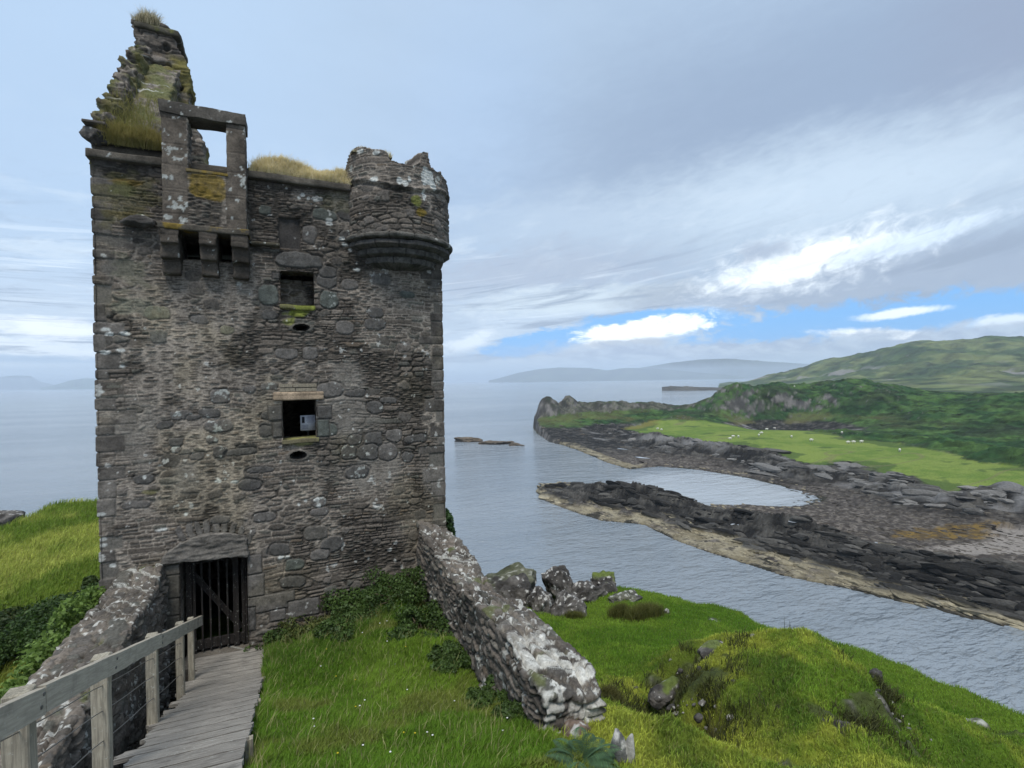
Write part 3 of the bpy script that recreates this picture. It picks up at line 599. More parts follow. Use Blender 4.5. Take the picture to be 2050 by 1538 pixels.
# ------------------------------------------------------------------ rocks (closed displaced lumps)
_ico = {}
def ico(sub):
    if sub not in _ico:
        bm = bmesh.new(); bmesh.ops.create_icosphere(bm, subdivisions=sub, radius=1); bm.verts.ensure_lookup_table()
        _ico[sub] = (np.array([v.co[:] for v in bm.verts]), np.array([[v.index for v in f.verts] for f in bm.faces])); bm.free()
    return _ico[sub]
def rock(name, loc, size, seed, sub=5, amp=.35, fr=1.3, light=.5, base=C(.036, .033, .03), hi=C(.12, .11, .10), lic=C(.48, .47, .44), rz=0., tidal=None, mat=None, crack=.0, green=0., planes=34):
    V, T = ico(sub); v = V.copy()
    s_ = np.asarray(size, float)
    k = ridge3(v[:, 0] * fr + seed, v[:, 1] * fr, v[:, 2] * fr, 5, seed) ; k2 = fbm3(v[:, 0] * 1.1, v[:, 1] * 1.1 + seed, v[:, 2] * 1.1, 3, seed + 5)
    rp = np.random.default_rng(seed); Nn = rp.normal(size=(planes, 3)); Nn /= np.linalg.norm(Nn, axis=1)[:, None]; dd_ = rp.uniform(.72 if planes > 20 else .6, 1.0, planes)
    r0 = np.min(np.where(v @ Nn.T > .05, dd_ / np.maximum(v @ Nn.T, .05), 9), axis=1); r0 = np.minimum(r0, 1.15)
    r = r0 * (1 + amp * (.35 * k - .12) + amp * .7 * k2 + .05 * fbm3(v[:, 0] * 7, v[:, 1] * 7, v[:, 2] * 7, 4, seed + 3))
    v = v * r[:, None] * s_
    if crack: 
        kk = vn3(v[:, 0] * 1.6, v[:, 1] * 1.6, v[:, 2] * .4, seed + 8); v *= (1 - crack * np.exp(-(kk / .035) ** 2))[:, None]
    c_, sn = math.cos(rz), math.sin(rz); v = np.stack([v[:, 0] * c_ - v[:, 1] * sn, v[:, 0] * sn + v[:, 1] * c_, v[:, 2]], 1)
    w_ = v + np.asarray(loc)
    m_ = min(s_.max(), 3.)
    q = fbm3(w_[:, 0] * 3, w_[:, 1] * 3, w_[:, 2] * 3, 4, seed + 11)
    cc = lerp(base, hi, sst(q + .4 * k, -.3, .7))
    q2 = fbm3(w_[:, 0] * 9, w_[:, 1] * 9, w_[:, 2] * 9, 4, seed + 15)
    cc = lerp(cc, lic, sst(q2 + .25 * (v[:, 2] / s_[2]), .62 - light * .6, .68 - light * .6) * .8)
    if green: cc = lerp(cc, C(.10, .13, .03), sst(v[:, 2] / s_[2] + .8 * q, .6, .9) * green)
    if tidal is not None:
        zt_ = w_[:, 2] + q * .4; cc = lerp(cc, C(.27, .22, .14), sst(zt_, .1, .35) * sst(zt_, tidal + .5, tidal)); cc = lerp(cc, C(.03, .026, .02), sst(zt_, .25, .05))
    o = mkmesh(name, v, T, mat or M_rock, cols=cc); o.location = loc; return o
for px, py, L, Hh, lab in [(937, 884, 7.5, 1.7, 'brown jagged sea rock just right of the tower'), (1000, 889, 6.5, 1.1, 'flat dark sea rock between the brown rock and the headland'), (1035, 892, 3.5, .5, 'thin wave washed rock at the right end of the small reef'), (978, 885, 2.2, .5, 'smallest dark rock between the two sea rocks'),
                           (1293, 981, 3.3, .55, 'lone low dark rock inside the sheltered bay')]:
    q = onZ(px, py, 0)
    o = rock('sea_rock', (q[0], q[1], .1), (L, L * .55, Hh * 1.5), int(px), 5, .9, 2.4, 0., C(.05, .04, .032), C(.16, .125, .085), rz=R(-25), tidal=None, planes=13)
    tag(o, lab, 'sea rock', 'rocks standing in the sea')

# ------------------------------------------------------------------ near ground: courtyard, slope outside the walls, mounds and left bank
def zE(v): return EYE - v
nc = []
def cw(x, y, drop): nc.append((x, y, EYE - drop))
def cz(px, py, drop): p = onZ(px, py, EYE - drop); nc.append((p[0], p[1], EYE - drop))
for q in [(2.65, 5.3, 4.0), (2.75, 11.4, 4.92), (1.0, 11.4, 5.05), (-.3, 11.4, 5.25), (2.7, 8.3, 4.55), (1.2, 8.4, 4.62), (-.2, 8.4, 4.68), (-.2, 5.2, 3.55), (1.2, 5.2, 3.78), (1.2, 6.8, 4.25), (-.2, 6.8, 4.1),
          (-1.8, 5, 3.75), (-1.8, 8, 4.75), (-1.8, 11.2, 5.4), (0, 2.5, 2.6), (0, 0, 1.75), (-1.5, 2.5, 2.7), (2.5, 2.5, 2.9), (2.5, 0, 2.2), (-2, 0, 2.2), (0, -3, 1.7), (4, -3, 2.4), (5, 0, 3.0), (5.5, 3, 3.9), (4.2, 4.5, 4.0), (8, 0, 4.0), (9, -3, 4.2), (-4, -3, 3),
          (-3.2, 10, 6.2), (-3.4, 7, 6.3), (-3.4, 4, 5.6), (-3.6, 0, 4.8), (-3.4, 12, 5.9), (0, 15, 6), (3.6, 11.5, 6.6), (3.6, 8, 5.6), (3.5, 5.6, 4.3), (0, 20, 7.5), (-3, 18, 6)]: cw(*q)
for q in [(1250, 1442, 3.85), (1400, 1538, 3.95), (1190, 1450, 3.95), (1330, 1480, 4.05), (1100, 1490, 3.9), (1260, 1415, 4.6), (1372, 1492, 5.6), (1305, 1448, 5.5),
          (1210, 1405, 5.4), (1250, 1350, 6.0), (1350, 1300, 6.5), (1150, 1300, 6.4), (1250, 1255, 7.2), (1120, 1245, 7.3), (1400, 1240, 7.4), (1500, 1250, 7.7), (1280, 1330, 6.15), (1060, 1240, 7.0), (1330, 1200, 8.0), (1240, 1185, 8.0),
          (1560, 1276, 4.95), (1460, 1276, 5.1), (1650, 1290, 5.0), (1345, 1322, 5.45), (1297, 1402, 5.7), (1400, 1400, 4.95), (1500, 1340, 4.75), (1600, 1380, 4.65), (1710, 1335, 5.05), (1500, 1470, 4.9), (1650, 1470, 4.75), (1600, 1538, 4.9), (1770, 1400, 5.1), (1460, 1538, 4.7), (1840, 1530, 5.0), (1780, 1460, 5.0),
          (1800, 1345, 7.6), (1860, 1400, 7.6), (1900, 1450, 7.6), (1960, 1430, 7.6), (2050, 1465, 7.6), (2200, 1520, 7.6), (1700, 1302, 7.7),
          (1935, 1500, 6.7), (1990, 1472, 6.2), (2050, 1480, 6.1), (2150, 1500, 6.0), (2050, 1560, 5.6), (1900, 1560, 5.6), (2300, 1650, 5.2), (1750, 1750, 3.9), (1450, 1700, 3.5),
          (-300, 1090, 5.2), (0, 1052, 5.2), (100, 1014, 5.2), (195, 1000, 5.2), (300, 990, 5.3), (195, 1060, 5.2), (50, 1090, 5.3), (190, 1130, 5.2), (60, 1150, 5.6), (-200, 1200, 5.9), (20, 1250, 6.1), (100, 1250, 6.2), (-100, 1400, 6.2)]: cz(*q)
nc = np.array(nc); _n = tps(nc[:, :2] / 5, nc[:, 2], 3e-3)
edge = [tuple(onZ(px, py, EYE - 5.2)[:2]) for px, py in [(-1500, 1500), (-900, 1250), (-300, 1092), (0, 1052), (60, 1032), (100, 1013), (150, 1004), (195, 1000), (300, 1000)]] + \
       [(-2, 19), (3.2, 15.5)] + [tuple(onZ(px, py, EYE - 7.9)[:2]) for px, py in [(960, 1190), (1040, 1190), (1110, 1190), (1180, 1178), (1240, 1169), (1330, 1190), (1400, 1206), (1440, 1210), (1480, 1222), (1520, 1245), (1600, 1272), (1640, 1278), (1700, 1300), (1760, 1325), (1820, 1347), (1850, 1368), (1920, 1401), (2050, 1448), (2300, 1545), (2800, 1750)]] + [(30, -8), (-30, -8)]
NX, NY, NA, ND = polar(-78, 74, 1.1, 60, 860, 640)
sE = psdf(NX, NY, edge)
MX_, MY_ = onZ(1600, 1380, EYE - 4.7)[:2]; HOL_ = onZ(1385, 1480, EYE - 5.4)
MPOLY = [tuple(onZ(a, b, EYE - d)[:2]) for a, b, d in [(1440, 1280, 5.0), (1375, 1322, 5.15), (1325, 1400, 5.3), (1375, 1455, 5.0), (1450, 1500, 4.8), (1560, 1560, 4.6), (1800, 1540, 4.9), (1790, 1420, 5.1), (1745, 1345, 5.05), (1640, 1285, 4.95)]]
def near_z(x, y, sdf=None):
    s_ = psdf(x, y, edge) if sdf is None else sdf
    z = _n(x / 5, y / 5)
    inc = sst(x, -.35, .1) * sst(x, 2.7, 2.4) * sst(y, 11.6, 11.3)       # courtyard lawn is smoother
    z = z + (.07 * fbm2(x * .9, y * .9, 3, 201) + .025 * fbm2(x * 3.5, y * 3.5, 3, 205)) * (1 + .8 * (1 - inc)) + .12 * fbm2(x * .6, y * .6, 3, 207) * (1 - inc)
    z = z + .14 * np.clip(fbm2(x * .45 + 5, y * .45, 3, 208), -.5, .5) * (1 - inc)
    md_ = np.hypot(x - MX_, y - MY_); mw = sst(md_, 4.5, 2.8); z = z + mw * (.22 * fbm2(x * 1.1, y * 1.1, 3, 210) + .09 * np.abs(fbm2(x * 3.2, y * 3.2, 3, 212)))
    z = np.minimum(z, EYE - 1.3)
    ms_ = psdf(x, y, MPOLY) + .25 * fbm2(x * 1.2, y * 1.2, 3, 213); z = z + .10 * sst(ms_, -.1, .7) - .46 * np.exp(-((ms_ + .30) / .36) ** 2) * sst(y, 4.6, 5.6) - .5 * np.exp(-(((x - HOL_[0]) / .3) ** 2 + ((y - HOL_[1]) / .3) ** 2))
    e = np.maximum(-s_ + .25 * vn2(x * .5, y * .5, 209), 0)
    return z - 1.2 * e - .55 * e ** 1.5
NZ = near_z(NX, NY, sE)
NZ = np.maximum(NZ, -2)
g1 = fbm2(NX * .5, NY * .5, 4, 211); g2 = fbm2(NX * 3, NY * 3, 4, 215)
def ground_tone(x, y):
    a = 1.35 * fbm2(x * .55, y * .55, 4, 211); b = fbm2(x * 2.2, y * 2.2, 4, 216)
    cc = lerp(C(.11, .21, .018), C(.175, .28, .03), sst(a + .5 * b, -.35, .4))
    vd, _, _ = pline(x, y, [tuple(onZ(q[0], q[1], EYE - q[2])[:2]) for q in [(1250, 1442, 3.85), (1400, 1538, 3.95)]])
    mx, my = onZ(1600, 1380, EYE - 4.7)[:2]
    md = np.hypot(x - mx, y - my); heath = sst(md, 4.6, 3.0) + sst(vd, 1.1, .5); heath = np.clip(heath, 0, 1)
    hc = lerp(C(.15, .25, .026), C(.38, .42, .06), sst(fbm2(x * .9, y * .9, 4, 221) + .5 * fbm2(x * 5, y * 5, 3, 222), -.35, .45))
    hc = lerp(hc, C(.08, .15, .02), sst(fbm2(x * 1.3, y * 1.3, 4, 225), -.05, .4) * .7)
    cc = lerp(cc, hc, heath)
    left = sst(x, -2.9, -3.4); lc = lerp(C(.17, .25, .035), C(.42, .46, .10), sst(fbm2(x * .6, y * .6, 4, 231), -.25, .35)); cc = lerp(cc, lc, left)
    lawn = (x > -.4) & (x < 2.8) & (y < 11.6)
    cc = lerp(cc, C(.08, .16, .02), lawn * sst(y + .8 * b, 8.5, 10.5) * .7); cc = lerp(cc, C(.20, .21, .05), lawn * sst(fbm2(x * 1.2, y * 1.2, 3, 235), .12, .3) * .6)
    return cc, heath
# bare patches of rock and heather on the mound
def P3(l): return [tuple(onZ(a, b, EYE - d)[:2]) for a, b, d in l]
rockl = P3([(1440, 1285, 5.1), (1370, 1330, 5.3), (1310, 1405, 5.6), (1350, 1450, 5.4), (1400, 1440, 5.1), (1380, 1380, 5.2)]); rockr = P3([(1740, 1352, 5.05), (1768, 1400, 5.1), (1790, 1440, 5.0), (1700, 1480, 4.8)])
def bare(x, y):
    a, _, _ = pline(x, y, rockl); b, _, _ = pline(x, y, rockr)
    q = fbm2(x * 1.7, y * 1.7, 4, 241)
    qq = onZ(1960, 1485, EYE - 6.4)
    pt = np.hypot(x - qq[0], y - qq[1])
    m_ = np.maximum.reduce([sst(a + .9 * q, .56, .15), sst(b + .7 * q, .08, -.1), sst(pt + q, .75, .3)])
    mx, my = onZ(1600, 1380, EYE - 4.7)[:2]
    m_ = np.maximum(m_, sst(fbm2(x * 2.4, y * 2.4, 4, 245), .40, .46) * sst(np.hypot(x - mx, y - my), 3, 2) * .7)
    return m_
gt, _ = ground_tone(NX, NY); bm_ = bare(NX, NY) 
cn = gt * .5
ne = np.gradient(NZ, axis=0) / np.gradient(ND, axis=0)
rc = lerp(C(.035, .033, .026), C(.17, .16, .14), sst(fbm2(NX * 9, NY * 9, 4, 219), -.1, .5))
rr = ridge2(NX * 1.6, NY * 1.6, 4, 251)
NZ = NZ + bm_ * (.24 * (rr - .3) + .05 * ridge2(NX * 6, NY * 6, 3, 255))
cn = lerp(cn, lerp(rc, C(.06, .075, .025), sst(g2, -.25, .15)), bm_)
cn = lerp(cn, rc, sst(-sE, .4, 1.6))
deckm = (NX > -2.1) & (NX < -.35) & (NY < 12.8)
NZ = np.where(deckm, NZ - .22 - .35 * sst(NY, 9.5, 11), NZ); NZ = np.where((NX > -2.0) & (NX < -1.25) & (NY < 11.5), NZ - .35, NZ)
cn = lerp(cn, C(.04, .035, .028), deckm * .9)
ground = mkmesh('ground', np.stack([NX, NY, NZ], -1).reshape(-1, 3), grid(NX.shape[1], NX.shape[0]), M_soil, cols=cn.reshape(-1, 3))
tag(ground, 'grassy castle headland with courtyard, mounds and left bank', 'ground', kind='structure')
def nz_at(x, y):
    x = np.atleast_1d(np.asarray(x, float)); y = np.atleast_1d(np.asarray(y, float)); return near_z(x, y)

# ------------------------------------------------------------------ grass blades
def vis(P, mpx=140):
    q = (P - np.array([0, 0, EYE])) @ M3
    z = -q[:, 2]; px = CX + F * q[:, 0] / np.maximum(z, .01); py = CY - F * q[:, 1] / np.maximum(z, .01)
    return (z > .3) & (px > -mpx) & (px < 2050 + mpx) & (py > -100) & (py < 1538 + mpx)
def blades(name, P, Hh, Wd, lean, cols, mat, wind=(.3, .1), curve=True, parent=None):
    k = len(P); a = rng.uniform(0, 2 * np.pi, k); ld = rng.uniform(0, 2 * np.pi, k); L = rng.uniform(.2, 1, k) * lean
    sx, sy = np.cos(a) * Wd / 2, np.sin(a) * Wd / 2; z0 = np.zeros(k)
    dxy = np.stack([np.cos(ld) * L + wind[0] * lean, np.sin(ld) * L + wind[1] * lean], 1) * Hh[:, None]
    b1 = P + np.stack([sx, sy, z0 - .01], 1); b2 = P - np.stack([sx, sy, z0 + .01], 1)
    mdl = P + np.stack([dxy[:, 0] * .3, dxy[:, 1] * .3, Hh * .6], 1); m1 = mdl + np.stack([sx, sy, z0], 1) * .8; m2 = mdl - np.stack([sx, sy, z0], 1) * .8
    tp = P + np.stack([dxy[:, 0], dxy[:, 1], Hh * np.sqrt(np.maximum(.15, 1 - .35 * L ** 2))], 1)
    V = np.stack([b1, b2, m1, m2, tp], 1).reshape(-1, 3); o = np.arange(k)[:, None] * 5
    q4 = o + np.array([[0, 1, 3, 2]]); t3 = o + np.array([[2, 3, 4]])
    cc = np.repeat(cols, 5, 0)
    return mkmesh(name, V, [t3, q4], mat, parent, cc, False)
def scatter(nn, xr, yr):
    return np.stack([rng.uniform(*xr, nn), rng.uniform(*yr, nn)], 1)
def field_pts(nn, xr, yr, keepf, dens_ref=None):
    q = scatter(nn, xr, yr); z = near_z(q[:, 0], q[:, 1]); P = np.column_stack([q, z]); s_ = psdf(q[:, 0], q[:, 1], edge)
    kp = vis(P) & (s_ > -.9) & keepf(q[:, 0], q[:, 1])
    if dens_ref: d = np.hypot(q[:, 0], q[:, 1]); kp &= rng.random(len(q)) < np.clip((dens_ref / d) ** 1.2, .12, 1)
    return P[kp]
def tone(P, jit=.35):
    cc, ht = ground_tone(P[:, 0], P[:, 1]); cc = cc * (1 + jit * (rng.random((len(P), 1)) - .5) * 2)
    dry = rng.random(len(P)) < .06 + .05 * ht; cc[dry] = cc[dry] * .4 + C(.20, .17, .07) * .6
    return cc, ht
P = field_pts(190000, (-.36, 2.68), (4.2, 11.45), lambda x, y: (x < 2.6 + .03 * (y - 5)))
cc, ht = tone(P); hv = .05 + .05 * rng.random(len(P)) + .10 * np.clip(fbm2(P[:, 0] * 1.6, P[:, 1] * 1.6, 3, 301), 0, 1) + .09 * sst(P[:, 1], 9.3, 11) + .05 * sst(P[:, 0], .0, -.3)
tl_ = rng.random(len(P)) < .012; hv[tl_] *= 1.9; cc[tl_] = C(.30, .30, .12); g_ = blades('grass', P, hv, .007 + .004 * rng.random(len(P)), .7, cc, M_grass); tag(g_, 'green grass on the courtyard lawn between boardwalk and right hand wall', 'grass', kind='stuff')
def out_r(x, y): return (x > 3.5) | ((x > 2.7) & (y < 5.0)) | ((x > -.3) & (y < 4.3))
P = field_pts(900000, (-.3, 22), (1.5, 22), lambda x, y: out_r(x, y) & ((x > 3.75) | (y < 9)) & (rng.random(len(x)) > .80 * bare(x, y)), 8)
cc, ht = tone(P); hv = .035 + .05 * rng.random(len(P)) - .02 * ht + .09 * ht * np.clip(fbm2(P[:, 0] * 3, P[:, 1] * 3, 3, 306) - .1, 0, 1) + .04 * np.clip(fbm2(P[:, 0] * 1.2, P[:, 1] * 1.2, 3, 305), 0, 1)
bb = bare(P[:, 0], P[:, 1])[:, None]; cc = cc * (1 - .62 * bb) + C(.06, .055, .03) * .5 * bb; g_ = blades('grass', P, hv, .009 + .006 * rng.random(len(P)), .9, cc, M_grass); tag(g_, 'short grass and moss on the slope and mounds outside the right hand wall', 'grass', kind='stuff')
P = field_pts(420000, (-30, -3.0), (6, 34), lambda x, y: (x < -3.05), 13)
cc, ht = tone(P); hv = .10 + .16 * rng.random(len(P))
g_ = blades('grass', P, hv, .014 + .008 * rng.random(len(P)), .8, cc, M_grass, (.5, -.2)); tag(g_, 'long windblown yellow green grass on the bank left of the tower', 'grass', kind='stuff')

# ------------------------------------------------------------------ leaves
def leafcloud(name, blobs, nn, size, c1, c2, seed, parent=None, shell=.45, mat=None, elong=1.4):
    """blobs: (x,y,z,rx,ry,rz); leaf clumps spread through each lobe's volume"""
    r_ = np.random.default_rng(seed); b = np.array(blobs, float); vol = (b[:, 3] * b[:, 4] * b[:, 5]) ** .67; w_ = r_.choice(len(b), nn, p=vol / vol.sum())
    d = r_.normal(size=(nn, 3)); d /= np.linalg.norm(d, axis=1)[:, None]; rr_ = 1 - shell * r_.random(nn) ** 1.5
    P = b[w_, :3] + d * rr_[:, None] * b[w_, 3:6]
    nzv = fbm3(P[:, 0] * 3, P[:, 1] * 3, P[:, 2] * 3, 3, seed); kp = nzv > -.18; P = P[kp] + d[kp] * nzv[kp, None] * .35 * b[w_[kp], 3:6]; nn = len(P); d = d[kp]; nzv = nzv[kp]
    t = d * .6 + r_.normal(size=(nn, 3)) * .6; t /= np.linalg.norm(t, axis=1)[:, None]
    u = np.cross(t, r_.normal(size=(nn, 3))); u /= np.linalg.norm(u, axis=1)[:, None]; v = np.cross(t, u)
    s_ = size * (.6 + .8 * r_.random(nn))[:, None]
    V = np.stack([P - u * s_ * elong * .5, P + v * s_ * .4, P + u * s_ * elong * .5, P - v * s_ * .4], 1).reshape(-1, 3)
    Fq = np.arange(nn)[:, None] * 4 + np.arange(4)[None]
    cc = lerp(np.array(c1), np.array(c2), np.clip(r_.random(nn) * .7 + .5 * nzv + .1, 0, 1))
    return mkmesh(name, V, Fq, mat or M_leaf, parent, np.repeat(cc, 4, 0), False)
def bush(name, px, py, drop, w_, h_, nn, size, c1, c2, seed, label, cat='bush', group=None, lobes=6, stem=True):
    q = onZ(px, py, EYE - drop); z = float(nz_at(q[0], q[1])[0]); r_ = random.Random(seed)
    e = empty(name, (q[0], q[1], z)); bl_ = []
    for _ in range(lobes): bl_.append((q[0] + r_.uniform(-.5, .5) * w_, q[1] + r_.uniform(-.5, .5) * w_, z + h_ * r_.uniform(.15, .7), w_ * r_.uniform(.12, .36), w_ * r_.uniform(.12, .36), h_ * r_.uniform(.2, .45)))
    leafcloud('foliage', bl_, nn, size, c1, c2, seed, e)
    if stem:
        a = Acc()
        for b_ in bl_:
            p0, p1 = np.array([q[0], q[1], z - .1]), np.array([b_[0], b_[1], b_[2]]); V_, F_ = tube([p0, (p0 + p1) / 2 + np.array([0, 0, .1 * h_]), p1], [.02, .015, .006], 5); a.add(V_, F_, (.10, .08, .05))
        a.build('stems', M_stone, e)
    tag(e, label, cat, group); return e
def tube(pts, rad, ns=8):
    pts = np.asarray(pts, float); V = []; 
    for i, p in enumerate(pts):
        t = pts[min(i + 1, len(pts) - 1)] - pts[max(i - 1, 0)]; t /= np.linalg.norm(t); up = np.array([0, 0, 1.]) if abs(t[2]) < .9 else np.array([1., 0, 0])
        u = np.cross(t, up); u /= np.linalg.norm(u); v = np.cross(t, u)
        for k_ in range(ns): a = 2 * math.pi * k_ / ns; V.append(p + (u * math.cos(a) + v * math.sin(a)) * (rad[i] if hasattr(rad, '__len__') else rad))
    Fq = [[i * ns + k_, i * ns + (k_ + 1) % ns, (i + 1) * ns + (k_ + 1) % ns, (i + 1) * ns + k_] for i in range(len(pts) - 1) for k_ in range(ns)]
    return np.array(V), np.array(Fq)

# ------------------------------------------------------------------ THE TOWER
FY = 11.5; XL, XR = -3.0, 3.43; TOP = EYE + 4.2
tower = empty('ruined_tower', (0, FY, EYE - 5.2))
tag(tower, 'ruined square stone tower of dark slate with a broken gable and round corner turret', 'castle tower')
def fxz(px, py, Y=FY): p = onY(px, py, Y); return p[0], p[2]
def rectpx(a, b, Y=FY): x0, z1 = fxz(a[0], a[1], Y); x1, z0 = fxz(b[0], b[1], Y); return x0, x1, z0, z1
W1 = rectpx((562, 543), (629, 612)); W2 = rectpx((567, 802), (633, 876)); DR = (-1.78, -.66, EYE - 5.45, EYE - 3.34); NI = rectpx((557, 434), (602, 500))
res = .0165
sx = np.arange(XL, XR + res, res); tz = np.arange(EYE - 5.9, TOP + .02, res); SX, TZ = np.meshgrid(sx, tz)
h, cc = stonefn(SX, TZ, 3)
h2, cc2 = stonefn(SX, TZ, 33, rows=(.09, .17), asp=(1.8, 3.8), boul=.15, mort=C(.16, .15, .135))
mk = sst(TZ + .5 * vn2(SX * 1.2, TZ * 1.2, 34), EYE - 3.9, EYE - 4.4) * sst(SX, -.7, -.3); h = h * (1 - mk) + h2 * mk; cc = lerp(cc, cc2, mk)
# upper storeys weathered darker with less mortar; patches of old render low on the left
hp, cp_ = stonefn(SX, TZ, 43, boul=.25, bsz=.5)
pm = sst(fbm2(SX * .7, TZ * .5, 4, 44) + .45 * np.exp(-((SX + 1.9) / 1.2) ** 2 - ((TZ - (EYE - 1.7)) / 1.6) ** 2), .22, .5) * (TZ < EYE + 1.5) * .85
pl_ = C(.205, .188, .165) * (1 + .5 * fbm2(SX * 6, TZ * 8, 4, 45))[..., None]
h = h * (1 - .6 * pm) + .012 * pm; cc = lerp(cc, pl_, pm * .75)
def blobstone(px, py, rx, ry, colr, hh=.03, lic=0., p=2.6, rot=0.):
    """one particular stone, position measured on the wall face"""
    global h, cc
    x, z = fxz(px, py); s_ = (fxz(px + 10, py)[0] - x) / 10; a, b = rx * s_, ry * s_ * .92
    wx, wz = SX - x + .055 * fbm2(SX * 6, TZ * 6, 3, int(px)), TZ - z + .045 * fbm2(SX * 6, TZ * 6, 3, int(py) + 3); c_, n_ = math.cos(rot), math.sin(rot)
    u, v = wx * c_ + wz * n_, -wx * n_ + wz * c_
    p = p + 1.5 * ((int(px) * 7 + int(py)) % 5) / 5; e = np.abs(u / a) ** p + np.abs(v / b) ** p; i = sst(e, 1.0, .8); r = sst(e, 1.6, 1.15)
    h = h * (1 - r) + r * (-.012) * (1 - i) + i * (.6 * hh * (1 - .25 * e) + .01 * fbm2(SX * 12, TZ * 12, 3, int(px) + 9)); cc = lerp(cc, C(.055, .05, .045), r * (1 - i) * .35)
    k_ = np.array(colr) * (1 + .5 * fbm2(SX * 12, TZ * 12, 3, int(px)))[..., None]
    if lic: k_ = lichen(SX, TZ, k_, int(px) + 7, lic, C(.42, .44, .41), 13)
    cc = lerp(cc, k_, i)
DK = (.085, .08, .074); MD = (.125, .115, .105); GN = (.092, .100, .088)
for q in [(440, 793, 20, 17, MD, .04, 1.), (437, 852, 30, 15, MD, .04, .85), (362, 830, 22, 10, MD, .03, .8), (419, 826, 22, 12, DK, .03, .5), (425, 880, 14, 9, MD, .03, .7), (440, 905, 15, 13, DK, .04, .45), (388, 835, 14, 9, DK, .03, .1),
          (640, 1006, 14, 12, MD, .02, 1.), (584, 578, 0, 0, DK, 0, 0), (612, 597, 0, 0, DK, 0, 0), (538, 590, 22, 24, GN, .03, 0), (660, 600, 19, 20, GN, .04, .55), (655, 560, 20, 18, DK, .03, 0), (655, 545, 18, 14, DK, .03, 0),
          (598, 521, 46, 18, (.10, .095, .088), .06, 0), (315, 626, 26, 16, (.16, .15, .11), .02, 0), (350, 885, 16, 12, DK, .03, .3), (660, 780, 27, 17, MD, .03, .25), (710, 787, 20, 9, DK, .03, .4), (500, 780, 13, 8, MD, .02, .4), (540, 772, 16, 9, MD, .02, .5),
          (752, 625, 15, 12, DK, .03, .1), (750, 648, 20, 12, DK, .03, .3), (690, 655, 18, 16, MD, .02, 0), (572, 708, 22, 13, MD, .02, 0), (620, 707, 16, 14, MD, .02, .15), (750, 815, 18, 13, DK, .03, .4), (778, 800, 17, 8, DK, .04, .5),
          (748, 878, 17, 14, DK, .04, .35), (790, 872, 16, 14, MD, .03, .3), (832, 878, 24, 9, DK, .03, .55), (700, 905, 18, 18, DK, .04, .5), (738, 905, 22, 17, DK, .05, .5), (778, 905, 19, 18, MD, .04, .35), (815, 915, 13, 11, DK, .03, .55), (715, 945, 25, 15, DK, .03, .3), (710, 880, 14, 12, DK, .03, .4),
          (495, 898, 20, 11, (.05, .048, .044), .01, .1), (545, 830, 22, 12, DK, .03, 0), (542, 855, 22, 12, DK, .03, 0), (660, 860, 14, 16, GN, .02, 0), (543, 862, 24, 14, DK, .03, 0), (485, 905, 30, 10, DK, .02, 0), (500, 970, 22, 14, DK, .03, 0), (520, 940, 26, 8, DK, .02, 0),
          (640, 1025, 18, 10, MD, .02, .4), (590, 1130, 20, 14, GN, .03, .3), (632, 1068, 24, 16, (.10, .092, .08), .03, 0), (665, 1090, 22, 18, DK, .03, .1), (560, 1100, 22, 15, DK, .03, 0), (585, 1165, 26, 15, DK, .03, .3), (840, 500, 18, 10, DK, .02, .3), (700, 570, 18, 12, MD, .02, 0), (640, 1110, 20, 13, MD, .03, 0),
          (260, 820, 26, 10, (.11, .10, .085), .03, .2), (330, 850, 20, 9, DK, .03, 0), (395, 912, 14, 10, MD, .03, .3), (350, 900, 12, 9, MD, .02, .6), (455, 660, 15, 10, (.15, .14, .10), .02, .1), (400, 640, 18, 12, MD, .02, 0), (540, 630, 16, 12, DK, .02, 0), (815, 590, 15, 9, GN, .03, 0), (765, 560, 20, 13, MD, .02, 0),
          (695, 430, 20, 14, DK, .03, 0), (650, 430, 26, 14, GN, .02, 0), (620, 470, 14, 20, MD, .02, 0), (700, 470, 18, 10, DK, .02, .2), (530, 420, 14, 12, GN, .02, .2), (530, 1035, 22, 12, MD, .02, .2), (290, 960, 22, 12, DK, .03, 0), (270, 1010, 30, 12, MD, .02, 0)]:
    if q[2]: blobstone(*q)
# quoins: big dressed blocks up both corners
def quoins(side):
    global h, cc
    e = [EYE - 6]; r_ = np.random.default_rng(5 if side < 0 else 6)
    while e[-1] < TOP + .3: e.append(e[-1] + r_.uniform(.17, .36))
    e = np.array(e); wv = TZ + .015 * vn2(SX * 4, TZ * 4, 80); i = np.clip(np.searchsorted(e, wv) - 1, 0, len(e) - 2)
    L = np.where(i % 2 == 0, .42, .24) * (.55 + .9 * hsh(i, 1, 81 + side)); ds = (SX - XL) if side < 0 else (XR - SX)
    d = np.minimum(L + .03 * vn2(SX * 6, TZ * 6, 82) - ds, np.minimum(wv - e[i], e[i + 1] - wv)); ins = sst(d, .002, .018) * sst(hsh(i, 5, 83 + side), .08, .1)
    q = sst(L - ds, -.01, .01)
    h = h * (1 - q) + (.020 * ins - .006 + .012 * (hsh(i, 2, 84) - .5) + .012 * fbm2(SX * 9, TZ * 9, 4, 85)) * q
    k_ = lerp(C(.078, .070, .062), C(.125, .113, .100), hsh(i, 3, 86)) * (1 + .5 * fbm2(SX * 8, TZ * 8, 4, 87) + .9 * fbm2(SX * 2.2, TZ * 2.2, 4, 89))[..., None]
    k_ = lichen(SX, TZ, k_, 88 + side, .17, C(.5, .5, .47), 8)
    q = q * sst(.75 * hsh(i, 5, 90 + side) + .4 * (fbm2(SX * 3, TZ * 3, 3, 97) + .5), .28, .42); cc = lerp(cc, lerp(C(.13, .12, .105), k_, ins), q)
    return e, i
